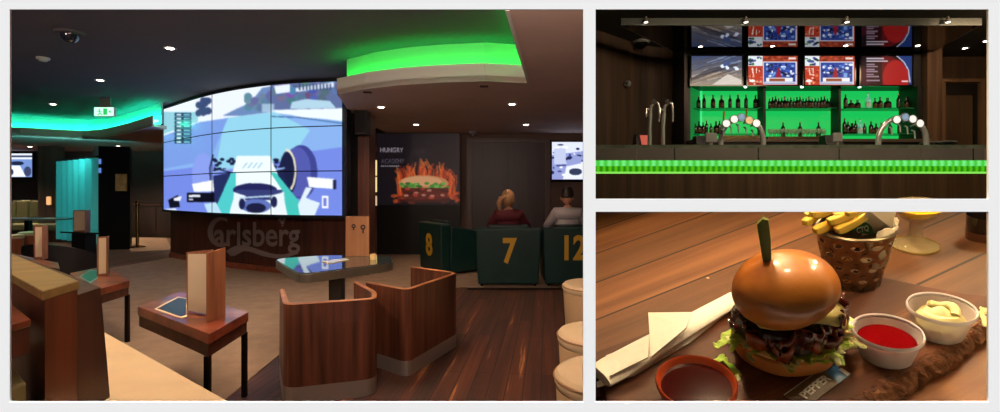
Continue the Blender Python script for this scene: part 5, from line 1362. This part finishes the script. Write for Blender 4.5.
# rough bark sloping down along the lower right edge
seg = [(1004, 306), (985, 320), (962, 333), (945, 349), (915, 366), (888, 382), (866, 396), (850, 406)]
o5 = Vector((bpoly[0][0], bpoly[0][1], 0)); tops = []; rb5 = random.Random(11)
for a_, b_ in zip(seg[:-1], seg[1:]):
    for k in range(6): tops.append(B(a_[0]+(b_[0]-a_[0])*k/6, a_[1]+(b_[1]-a_[1])*k/6, HB))
vs5 = []
for i_, p in enumerate(tops):
    d = (tops[min(i_+1, len(tops)-1)]-tops[max(i_-1, 0)]).normalized(); out = Vector((-d.y, d.x, 0))
    if out.y > 0: out = -out
    j5 = lambda s_: rb5.uniform(-s_, s_)
    vs5 += [p-out*(.012+j5(.006))+Vector((0, 0, .002)), p+out*(.012+j5(.006))+Vector((0, 0, -.006+j5(.004))), p+out*(.028+j5(.008))+Vector((0, 0, -.028+j5(.006))), p+out*(.022+j5(.006))+Vector((0, 0, -.0535)), p-out*.012+Vector((0, 0, -.0535))]
mb = MB(); nn5 = len(tops)
mb.add(vs5, [(5*i_+k, 5*i_+(k+1) % 5, 5*i_+5+(k+1) % 5, 5*i_+5+k) for i_ in range(nn5-1) for k in range(5)]+[(4, 3, 2, 1, 0), tuple(5*(nn5-1)+k for k in range(5))])
mb.build('bark_edge', mat('bark', (104, 64, 38), .9, noise=.45, nscale=40, bump=1.), bd, off=o5)

# ---- burger
c0 = B(782, 348.5, HB); S = 1/perpx(782, 348, HB)      # S = metres per pixel
bg = mthing('burger', 'burger in a glossy brown bun with bacon, cheese and lettuce on the board', 'burger', c0)
def wob(a, j): return 1+.012*math.sin(3*a+1)+.008*math.sin(7*a)
R0 = 53.5*S
MB().lathe([(0, 0), (R0*.86, 0), (R0*.97, .012), (R0*1.0, .034), (R0*.985, .052), (R0*.93, .058), (0, .058)], 48, wob=wob).build('bottom_bun',
    [mat('bun_bottom', (196, 128, 70), .5, noise=.15, nscale=10, bump=.1)], bg, smooth=True)
MB().lathe([(0, .0585), (R0*.94, .0585), (R0*.95, .064), (R0*.9, .068), (0, .068)], 48, wob=wob).build('bun_crumb', mat('crumb', (228, 190, 130), .8, noise=.12, nscale=40, bump=.3), bg, smooth=True)
pr = random.Random(3)
pat = MB().lathe([(0, .075), (R0*.85, .075), (R0*.95, .09), (R0*.97, .11), (R0*.9, .135), (0, .14)], 56, wob=lambda a, j: 1+.03*math.sin(5*a+j)+.03*math.sin(13*a+2*j)+.015*math.sin(29*a))
pat.build('patty', mat('patty_meat', (40, 18, 13), .35, noise=.5, nscale=40, bump=1., coat=.4), bg, smooth=True)
# bacon: wavy glossy strips draped around front and right
def strip(pts, w_, amp, ph):
    vs = []; fs = []; n = len(pts); K = 40
    P_ = [Vector(p) for p in pts]
    for i in range(K+1):
        s = i/K*(n-1); k = min(int(s), n-2); t = s-k
        p = P_[k].lerp(P_[k+1], t); d = (P_[k+1]-P_[k]).normalized(); up = Vector((0, 0, 1)); sd = d.cross(up).normalized()
        wv = math.sin(i*.5+ph)+.5*math.sin(i*1.15+ph*2)
        q = p+sd*amp*wv+up*.008*math.sin(i*.33+ph*3)
        vs += [q+up*w_*(.4+.12*math.sin(i*.7+ph))+sd*amp*.7*math.sin(i*.4+ph+1), q-up*w_*(.4+.15*math.sin(i*.45+2*ph))]
    for i in range(K): fs.append((2*i, 2*i+1, 2*i+3, 2*i+2))
    return MB().add(vs, fs)
M['bacon'] = mat('bacon', (84, 26, 18), .25, noise=.45, nscale=26, coat=.8)
M['bacon2'] = mat('bacon_light', (140, 62, 34), .25, noise=.35, nscale=30, coat=.8)
for k, (a0, a1, z, rr, w_, m) in enumerate(((-2.2, -.5, .10, 1.0, .05, 'bacon2'), (-1.6, .3, .125, 1.02, .055, 'bacon'), (-.9, .9, .09, 1.05, .05, 'bacon'), (-2.9, -1.4, .115, .96, .035, 'bacon'), (-.5, .6, .15, 1.02, .04, 'bacon'))):
    pts = [(R0*rr*math.cos(a), R0*rr*math.sin(a), z+.008*math.sin(a*5)+.02*max(0, math.cos(a))) for a in np.linspace(a0, a1, 9)]
    strip(pts, w_, .009, k*1.7).build('bacon_strip', M[m], bg, smooth=True, solid=.006, clean=False)
# cheese slab drooping over the right front
ch = []
for i in range(9):
    for j in range(9):
        x, y = (i/8-.5)*R0*2.0, (j/8-.5)*R0*2.0
        q = Matrix.Rotation(math.radians(22), 3, 'Z') @ Vector((x*.8, y*.8, 0)); q.x += .12*R0; r_ = q.length
        if q.x < R0*.45 and r_ > R0*.9: q *= R0*.9/r_; r_ = q.length
        z = .166 - max(0, r_-R0*.86)*1.1
        if r_ > R0*1.02: q *= (R0*1.02+(r_-R0*1.02)*.45)/r_
        ch.append((q.x*1.02, q.y, z+.012*q.x/R0*2))
fs = [(j*9+i, j*9+i+1, (j+1)*9+i+1, (j+1)*9+i) for i in range(8) for j in range(8)]
MB().add(ch, fs).build('cheese_slice', mat('cheese', (226, 206, 130), .35, sss=.15), bg, smooth=True, solid=.012)
# lettuce shreds
M['lettuce'] = mat('lettuce', (168, 196, 70), .45, noise=.3, nscale=30, sss=.1); M['lettuce_pale'] = mat('lettuce_pale', (214, 218, 150), .45, noise=.15, nscale=30, sss=.1)
def shred(c, n, ln, wd, seed, m, parent, name='lettuce_shred', flat=False):
    r = random.Random(seed)
    a = r.uniform(0, 2*PI); p = Vector(c); pts = [p.copy()]
    for i in range(n):
        a += r.uniform(-.9, .9); p = p+Vector((math.cos(a)*ln, math.sin(a)*ln, (r.uniform(-.4, .4)*ln if not flat else (.25*ln if i % 2 else -.25*ln)))); pts.append(p.copy())
    vs = []; fs = []
    for i, q in enumerate(pts):
        d = (pts[min(i+1, n)]-pts[max(i-1, 0)]).normalized(); sd = d.cross(Vector((r.uniform(-.5, .5), r.uniform(-.5, .5), 1))).normalized()
        w2 = wd*(.5+.5*math.sin(PI*(i+.5)/(n+1))); lift = Vector((0, 0, wd*.5*(-1)**i))
        vs += [q-sd*w2+lift, q, q+sd*w2-lift*.3]
    for i in range(n): fs += [(3*i, 3*i+1, 3*i+4, 3*i+3), (3*i+1, 3*i+2, 3*i+5, 3*i+4)]
    return MB().add(vs, fs).build(name, m, parent, smooth=True, solid=.002, clean=False, subsurf=1)
for k in range(34):
    a = random.uniform(-PI*.98, .2); rr = R0*random.uniform(.82, .95)
    shred((rr*math.cos(a), rr*math.sin(a), random.uniform(.072, .09)), 5, .011, .011, 100+k, M['lettuce' if k % 3 else 'lettuce_pale'], bg)
for k in range(20):
    a = random.uniform(-PI*.95, -.1); rr = R0*random.uniform(.95, 1.01)
    shred((rr*math.cos(a), rr*math.sin(a), random.uniform(.05, .07)), 4, .011, .010, 200+k, M['lettuce' if k % 2 else 'lettuce_pale'], bg)
for k in range(8):
    a = random.uniform(-.1, .3); shred((R0*1.08*math.cos(a), R0*1.08*math.sin(a)-.02, random.uniform(.015, .07)), 6, .014, .012, 300+k, M['lettuce' if k % 3 == 0 else 'lettuce_pale'], bg)
# top bun
tb_c = B(783, 289.5, HB+.235)-c0
Rt = 56.3/perpx(783, 291, HB+.235)
def bunf(p):
    k = 1.
    if p.z < -.25: k = 1-.10*(-p.z-.25)
    k += .012*math.sin(3*math.atan2(p.y, p.x)+.6)
    d = math.hypot(p.x+.30, p.y+.05)
    if p.z > .5: k -= .05*math.exp(-(d/.12)**2)
    return k
Rm = Matrix.Rotation(math.radians(-18), 4, 'Y') @ Matrix.Rotation(math.radians(-4), 4, 'X')
def bunmat():
    m, nt, b = newmat('bun_crust'); N = nt.nodes.new; L = nt.links.new
    tc = N('ShaderNodeTexCoord'); n = N('ShaderNodeTexNoise'); n.inputs['Scale'].default_value = 6; n.inputs['Detail'].default_value = 8
    L(tc.outputs['Object'], n.inputs['Vector']); r = N('ShaderNodeValToRGB'); e = r.color_ramp.elements
    e[0].position = .35; e[0].color = (*lin((166, 90, 32)), 1); e[1].position = .68; e[1].color = (*lin((208, 130, 54)), 1)
    L(n.outputs['Fac'], r.inputs['Fac']); L(r.outputs['Color'], b.inputs['Base Color'])
    b.inputs['Roughness'].default_value = .42; b.inputs['Coat Weight'].default_value = .45; b.inputs['Coat Roughness'].default_value = .1
    n2 = N('ShaderNodeTexNoise'); n2.inputs['Scale'].default_value = 60; L(tc.outputs['Object'], n2.inputs['Vector'])
    bp = N('ShaderNodeBump'); bp.inputs['Strength'].default_value = .12; bp.inputs['Distance'].default_value = .004; L(n2.outputs['Fac'], bp.inputs['Height']); L(bp.outputs['Normal'], b.inputs['Normal'])
    return m
tbn = MB().ell((0, 0, 0), (Rt, Rt*.98, Rt*.80), 56, 36, fn=bunf)
o = tbn.build('top_bun', bunmat(), bg, smooth=True); o.matrix_local = Matrix.Translation(tb_c) @ Rm
# bamboo pick
pk = mthing('bamboo_pick', 'green flat bamboo pick stuck upright in the top bun', 'skewer', B(767, 262, HB+.33))
pb = MI @ (MBm @ B(767, 262, HB+.33)); 
hgt = 46/perpx(767, 262, HB+.3)
wp = 5.2/perpx(767, 262, HB+.3)
tilt = Matrix.Rotation(math.radians(-4), 3, 'Y')
vsb = [(-wp*.45, 0, -.06), (wp*.45, 0, -.06), (wp*1.15, 0, hgt*.62), (wp*1.05, 0, hgt*1.12), (wp*.1, 0, hgt*1.16), (-wp*1.05, 0, hgt*1.02), (-wp*.9, 0, hgt*.5)]
n7 = len(vsb)
fr_ = [tilt @ Vector((v[0], -.007, v[2])) for v in vsb]; bk_ = [tilt @ Vector((v[0], .007, v[2])) for v in vsb]
MB().add(fr_+bk_, [tuple(range(n7)), tuple(range(n7, 2*n7))[::-1]]+[(i, n7+i, n7+(i+1) % n7, (i+1) % n7) for i in range(n7)]).build('stick', wood('bamboo', (92, 116, 44), (128, 146, 70), 'z', 20, .05, .5), pk)

# ---- dip cups
def cup(x, y, hw, ybase, hwb, label, fill, fillm, lumpy=False):
    """rim centre (x, y) px, rim half width hw px; base centre ybase px"""
    cb = B(x-.5, ybase, HB)
    # height so that the rim centre shows at y
    h = .01
    while px((cb.x, cb.y, HB+h))[1] > y and h < .3: h += .002
    rt = hw/perpx(x, y, HB+h); rb = hwb/perpx(x, ybase, HB)
    t = mthing('dip_cup', label, 'dip cup', cb, None, 'clear plastic dip cups')
    w_ = .006
    pm = mat('cup_plastic', (238, 228, 230), .45, alpha=.42, spec=.2) if 'cup_plastic' not in bpy.data.materials else bpy.data.materials['cup_plastic']
    rm = mat('cup_rim', (236, 228, 230), .25) if 'cup_rim' not in bpy.data.materials else bpy.data.materials['cup_rim']
    prof = [(0, .002), (rb*.9, .002), (rb, .008), (rt*.96, h-.004), (rt*.96-w_*.5, h-.004), (rb-w_, .012), (rb*.9, .008), (0, .008)]
    MB().lathe(prof, 48).build('wall', pm, t, smooth=True)
    MB().lathe([(rt*.94, h-.008), (rt*1.0, h-.006), (rt*1.01, h), (rt*.985, h+.005), (rt*.945, h+.002)], 48).build('rim', rm, t, smooth=True)
    hf = h*fill; rf = rb+(rt*.96-rb)*(hf/h)-w_-.001
    if not lumpy:
        MB().lathe([(0, .01), (rb-w_-.002, .013), (rf, hf-.002), (rf*.97, hf), (rf*.5, hf-.002), (0, hf-.001)], 48).build('sauce', fillm, t, smooth=True)
    else:
        MB().lathe([(0, .01), (rb-w_-.002, .013), (rf*.93, hf-.02), (rf*.8, hf), (rf*.62, hf+.012), (rf*.4, hf+.01), (rf*.2, hf+.022), (0, hf+.026)], 48, wob=lambda a, j: 1+(.05*math.sin(3*a+j*.7)+.03*math.sin(5*a+1.3*j) if j > 1 else 0)).build('sauce', fillm, t, smooth=True)
        MB().tube([(rf*.5*math.cos(a), rf*.5*math.sin(a), hf+.016+.006*math.sin(3*a)) for a in np.linspace(-.5, 2.4, 14)], [.012]*13+[.004], 10).build('swirl', fillm, t, smooth=True)
    return t
cup(885.5, 331.5, 37, 357, 27, 'clear plastic dip cup of glossy red sauce on the board', .74, mat('red_sauce', (116, 6, 10), .1, noise=.15, nscale=12, spec=.25))
cup(938.5, 308.5, 36, 334.5, 25, 'clear plastic dip cup of pale mayonnaise behind the red sauce', .74, mat('mayonnaise', (240, 230, 170), .35, sss=.15), True)

# ---- terracotta bowl (cut by the lower edge)
cbw = B(697, 402, HB); rb_ = 43/perpx(697, 402, HB+.06)
tw = mthing('sauce_bowl', 'terracotta bowl of dark red dip at the bottom left of the board', 'bowl', cbw)
MB().lathe([(0, 0), (rb_*.7, 0), (rb_*.84, .012), (rb_*.99, .06), (rb_*1.0, .07), (rb_*.97, .076), (rb_*.92, .072), (rb_*.78, .03), (0, .02)], 56).build('bowl', mat('terracotta', (176, 70, 34), .3, noise=.12, nscale=12, coat=.6), tw, smooth=True)
MB().lathe([(0, .03), (rb_*.8, .031), (rb_*.885, .056), (0, .057)], 56).build('dip', mat('dark_dip', (58, 12, 10), .08, coat=1.), tw, smooth=True)

# ---- napkin roll
M['napkin'] = mat('napkin', (236, 230, 222), .85, bump=.25, nscale=18)
na, nb2 = B(600, 376, HB+.03), B(737, 297, HB+.03)
nk = mthing('napkin_roll', 'white paper napkin rolled around cutlery, lying left of the burger', 'napkin', na)
ax = (nb2-na); L_ = ax.length; axd = ax.normalized(); pn = Vector((-axd.y, axd.x, 0)).normalized()
ms = 1/perpx(650, 340, HB)
pts = [axd*L_*t_ for t_ in np.linspace(0, 1, 14)]
rr = [17*ms*(1-.42*i/13)*(1 if i else .9) for i in range(14)]
MB().tube(pts, rr, 20, flat=.42).build('roll', M['napkin'], nk, smooth=True)
# loose lower sheet edge and folded flap
def sheet(pxs, h0, name, th=.004):
    q = [B(x, y, HB+h)-na for x, y, h in pxs]; n = len(q)
    a = q; b = [p+Vector((0, 0, th)) for p in q]
    return MB().add(a+b, [tuple(range(n))[::-1], tuple(range(n, 2*n))]+[(i, (i+1) % n, n+(i+1) % n, n+i) for i in range(n)]).build(name, M['napkin'], nk)
sheet([(597, 388, .002), (596.5, 383, .012), (640, 364, .02), (690, 336, .02), (728, 309, .02), (728, 313, .004), (690, 343, .004), (634, 376, .004)], 0, 'loose_edge')
sheet([(648.3, 313.5, .085), (692, 313, .08), (686, 329, .07), (651, 358, .045)], 0, 'folded_flap')
sheet([(606, 356.5, .05), (606.5, 378, .035), (612, 376, .05), (648, 358, .06), (650, 336, .075), (630, 347, .06)], 0, 'end_fold')

# loose lettuce left of the burger: three pieces
for k, (x, y, m, lb) in enumerate(((713, 345, 'lettuce', 'yellow-green lettuce shred on the board nearest the napkin'), (722, 354, 'lettuce', 'lettuce shred on the board touching the bottom bun'), (714, 363, 'lettuce_pale', 'pale lettuce shred on the board above the terracotta bowl'), (979, 308, 'lettuce_pale', 'pale onion sliver on the board right of the mayonnaise cup'))):
    t = mthing('lettuce_shred', lb, 'lettuce', B(x, y, HB+.006), None, None)
    o = shred((0, 0, 0), 6, .019, .016, 700+k, M[m], t, 'leaf', True)
    shred((.01, -.012, .0), 5, .017, .012, 750+k, M[m], t, 'leaf', True)
# ---- pepper sachet
qs = [(783.5, 396), (831, 362.5), (850.5, 375), (806, 408)]
qh = [B(x, y, HB+.004) for x, y in qs]; q0_ = qh[0]
sa = mthing('pepper_sachet', 'grey-brown PEPPER sachet with a blue end in front of the burger', 'sachet', q0_)
def bil(s, t_, h=0.):
    a = qh[0].lerp(qh[1], s); b = qh[3].lerp(qh[2], s); q = a.lerp(b, t_)-q0_; return Vector((q.x, q.y, h+.010*math.sin(PI*t_)*math.sin(PI*min(1, max(0, s)))))
def spatch(name, s0, s1, t0, t1, m, h=0., th=.003):
    vs = []; n = 8
    for j in range(n+1):
        for i in range(n+1): vs.append(bil(s0+(s1-s0)*i/n, t0+(t1-t0)*j/n, h+th))
    for j in range(n+1):
        for i in range(n+1): vs.append(bil(s0+(s1-s0)*i/n, t0+(t1-t0)*j/n, h))
    K = (n+1)**2; fs = []
    for j in range(n):
        for i in range(n):
            a = j*(n+1)+i; fs += [(a, a+1, a+n+2, a+n+1), (K+a, K+a+n+1, K+a+n+2, K+a+1)]
    ring = [i for i in range(n)]+[(j*(n+1)+n) for j in range(n)]+[n*(n+1)+i for i in range(n, 0, -1)]+[j*(n+1) for j in range(n, 0, -1)]
    for a, b in zip(ring, ring[1:]+ring[:1]): fs.append((a, K+a, K+b, b))
    return MB().add(vs, fs).build(name, m, sa, smooth=False)
spatch('packet', 0, .72, 0, 1, mat('sachet_brown', (106, 88, 74), .4, noise=.15, nscale=30))
spatch('blue_end', .72, 1, 0, 1, mat('sachet_blue', (50, 110, 170), .35))['label'] = 'blue printed end'
spatch('white_corner', .93, 1, .55, 1, mat('sachet_white', 220, .4), .0035, .001)
spatch('white_seam', 0, .95, 0, .04, bpy.data.materials['sachet_white'], .0035, .001)
text_part('lettering', 'PEPPER', lambda a, b, d: bil(.12+a*.55, .78-b*.36, .0045+d), 1, 1, mat('sachet_print', (236, 232, 226), .5), sa, .001, .02, 'white PEPPER lettering')

# ---- hammered metal fries cup
ccp = B(851, 294, 0)
hC = .05
while px((ccp.x-.0, ccp.y, hC))[1] > 226 and hC < .8: hC += .004
ccr = 1/perpx(858, 226, hC); rT = 42*ccr; rB = 25/perpx(861, 294, 0)
fc = mthing('fries_cup', 'hammered metal cup holding fries, behind the burger', 'cup', ccp)
def hammered():
    m, nt, b = newmat('hammered_metal'); N = nt.nodes.new; L = nt.links.new
    b.inputs['Base Color'].default_value = (*lin((150, 128, 104)), 1); b.inputs['Metallic'].default_value = 1; b.inputs['Roughness'].default_value = .12
    return m
vs = []; fs = []; NA, NZ = 168, 90
rows_ = 6
for j in range(NZ+1):
    zf = j/NZ; z = zf*hC; r = rB+(rT-rB)*zf
    for i in range(NA):
        a = 2*PI*i/NA
        # staggered round dimples
        rowf = zf*rows_; rw = int(rowf); fz = rowf-rw-.5; na_ = 12; fa = (a/(2*PI)*na_+(.5 if rw % 2 else 0)) % 1-.5
        dd = math.hypot(fa*(2*PI*r/na_), fz*hC/rows_)/(hC/rows_*.46); k = 0
        if dd < 1 and .06 < zf < .9: k = -.008*(math.cos(dd*PI/2))
        vs.append(((r+k)*math.cos(a), (r+k)*math.sin(a), z))
for j in range(NZ):
    for i in range(NA): fs.append((j*NA+i, j*NA+(i+1) % NA, (j+1)*NA+(i+1) % NA, (j+1)*NA+i))
o = MB().add(vs, fs).build('wall', hammered(), fc, smooth=True)
MB().lathe([(rT, hC-.006), (rT+.004, hC), (rT-.002, hC+.004), (rT-.012, hC), (rB, .02), (0, .02), (0, .001), (rB*.98, .001)], 56).build('inner_wall', mat('cup_inner', (120, 108, 90), .35, 1.), fc, smooth=True)
# paper liner with a green round badge
lin_v = []; K = 30
for i in range(K+1):
    a = math.radians(-62+ i*190/K); up = .022+.008*math.sin(i*.8)
    lin_v += [((rT-.02)*math.cos(a), (rT-.02)*math.sin(a), hC-.12), ((rT-.008+.03*(i % 2)*.3)*math.cos(a), (rT-.008)*math.sin(a), hC+up)]
MB().add(lin_v, [(2*i, 2*i+2, 2*i+3, 2*i+1) for i in range(K)]).build('paper_liner', mat('liner_paper', (196, 182, 160), .8, bump=.2, nscale=10), fc, smooth=True, solid=.003, clean=False)
# inner paper sheet leaning at the front, carrying the badge
def cupx(x, y, h): return B(x, y, h)-ccp
q = [cupx(864, 238, hC-.02), cupx(890, 232, hC-.0), cupx(898, 203, hC+.06), cupx(866, 203, hC+.1)]
q = [cupx(862, 236, hC-.03), cupx(892, 229, hC-.01), cupx(897, 208.5, hC+.05), cupx(866, 208.5, hC+.09)]
MB().add(q+[p+Vector((0, .004, 0)) for p in q], [(0, 1, 2, 3), (7, 6, 5, 4), (0, 4, 5, 1), (1, 5, 6, 2), (2, 6, 7, 3), (3, 7, 4, 0)]).build('paper_sheet', bpy.data.materials['liner_paper'], fc)
def pl_pt(x, y, d):   # on the paper sheet plane
    n_ = (q[1]-q[0]).cross(q[3]-q[0]).normalized()
    if n_.y > 0: n_ = -n_
    e = (MI @ EYEV)-ccp; dd = MI.to_3x3() @ Vector(((x-HX)/F, 1, -(y-HY)/F)); t_ = (q[0]-e).dot(n_)/dd.dot(n_); return e+dd*t_+n_*d
bd_ = [(859.5+9.5*math.cos(a)+3.5, 232-9.5*math.sin(a)-1) for a in np.linspace(-.35, PI*.98, 22)]
bd_ = [(x, min(y, 236)) for x, y in bd_]
a_ = [pl_pt(x, y, .004) for x, y in bd_]; b_ = [pl_pt(x, y, .001) for x, y in bd_]; nq = len(a_)
MB().add(a_+b_, [tuple(range(nq)), tuple(range(nq, 2*nq))[::-1]]+[(i, nq+i, nq+(i+1) % nq, (i+1) % nq) for i in range(nq)]).build('green_badge', mat('badge_green', (44, 104, 60), .5), fc)
text_part('badge_lettering', 'CTQ', lambda a, b, d: pl_pt(856.5+a*12-b*1, 233.5-b*6.5-a*3.2, .0045+d), 1, 1, mat('badge_print', (220, 226, 214), .5), fc, .001, .03)
# fries
M['fry'] = mat('fry', (250, 208, 84), .45, noise=.12, nscale=14, sss=.15)
def fry(x0, y0, x1, y1, h0, h1, wd, label):
    a, b = B(x0, y0, h0), B(x1, y1, h1); d = b-a; t = mthing('fry', label, 'fries', a, None, 'fries in the metal cup')
    z = d.normalized(); s_ = z.cross(Vector((0, 0, 1))).normalized(); w2 = z.cross(s_)
    r = wd*.58/perpx(x0, y0, h0)
    vs = []; K = 7
    for i in range(K+1):
        f = i/K; c_ = d*f+w2*.008*math.sin(f*PI)
        k = r*(1 if 0 < i < K else .8)
        for sx, sy in ((-1, -1), (1, -1), (1, 1), (-1, 1)): vs.append(c_+s_*k*sx+w2*k*sy)
    fs = [(4*i+j, 4*i+(j+1) % 4, 4*i+4+(j+1) % 4, 4*i+4+j) for i in range(K) for j in range(4)]+[(3, 2, 1, 0), tuple(4*K+j for j in range(4))]
    MB().add(vs, fs).build('potato', M['fry'], t, bevel=.004)
h = hC
for args in ((814, 231, 845, 214, h+.02, h+.05, 8.5, 'thick fry lying lowest across the cup rim, pointing left'), (804, 223, 822, 208, h+.05, h+.06, 7.5, 'leftmost fry tip sticking out of the metal cup'),
             (836, 231, 872, 208, h+.02, h+.07, 9, 'large front fry pointing down left over the cup rim'), (810, 214, 836, 207, h+.07, h+.08, 8, 'upper left fry cut by the picture edge'),
             (828, 222, 856, 208, h+.05, h+.08, 8, 'middle fry between the two front fries'), (820, 219, 850, 212, h-.03, h+.0, 9, 'fry lying behind in the middle of the cup'), (846, 214, 866, 206, h+.09, h+.1, 7, 'fry at the top centre of the cup'), (806, 216, 826, 207, h+.06, h+.07, 7.5, 'short fry at the far left rim of the cup'), (822, 227, 846, 219, h-.01, h+.02, 8, 'half-hidden fry under the large front fry'), (834, 216, 856, 207, h+.06, h+.08, 8, 'fry leaning behind the large front fry')):
    fry(*args)
# ---- beer glass foot and low bowl
gc = B(914.5, 246, 0); rg_ = 25/perpx(914.5, 246, 0)
bgl = mthing('beer_glass', 'stemmed glass with yellow beer behind the fries cup', 'glass', gc)
M['clear'] = mat('clear_tableware', (214, 190, 140), .06, alpha=.38)
hs = .05
while px((gc.x, gc.y, hs))[1] > 222 and hs < .5: hs += .004
MB().lathe([(0, .0), (rg_, 0), (rg_*1.01, .006), (rg_*.6, .018), (.028, .04), (.02, hs*.6), (.022, hs), (.05, hs+.02), (.085, hs+.07), (.082, hs+.07), (.045, hs+.028), (0, hs+.016)], 48).build('glass', M['clear'], bgl, smooth=True)
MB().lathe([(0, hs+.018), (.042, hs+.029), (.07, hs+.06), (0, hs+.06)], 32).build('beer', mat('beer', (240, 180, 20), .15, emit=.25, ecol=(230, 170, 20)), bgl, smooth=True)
MB().lathe([(rg_*.99, .0015), (rg_*1.025, .004), (rg_*1.0, .009), (rg_*.97, .006)], 48).build('foot_rim', mat('rim_shine', (200, 170, 90), .2, .6), bgl, smooth=True)
# ---- dark glass at the right edge
dc = B(981, 238, 0); rd = 17/perpx(981, 238, 0)
dg = mthing('dark_glass', 'dark cola-coloured glass at the top right edge of the table', 'glass', dc)
MB().lathe([(0, 0), (rd*.95, 0), (rd, .02), (rd*1.0, .035)], 36).build('base', mat('glass_base_brown', (92, 52, 34), .1, coat=1), dg, smooth=True)
MB().lathe([(rd*.99, .0355), (rd*1.05, .1), (0, .1)], 36).build('drink', mat('cola', (16, 9, 10), .08, coat=1), dg, smooth=True)
# crumb
t = mthing('crumb', 'tiny pale crumb on the table planks above the napkin', 'crumb', B(708, 278, .004)); MB().ell((0, 0, 0), (.006, .005, .004), 8, 6).build('bit', M['paper'], t)

# ---- unseen lamps above the table; the last two are added front fill
for nm, (lx, ly, lz), tgt, pw, ang in (('pendant_and_fill', (.75, 2.0, 2.9), (770, 330), 190, 70), ('pendant_and_fill', (2.5, 1.9, 2.9), (880, 310), 130, 70), ('pendant_and_fill', (.7, 1.16, 2.1), (760, 340), 34, 100), ('pendant_and_fill', (1.5, 1.2, 2.1), (860, 330), 26, 100)):
    q = MBm @ B(*tgt)
    spot('table_lamp_and_fill', (lx, ly, lz), q, pw, (255, 222, 170), ang, .8, .05)
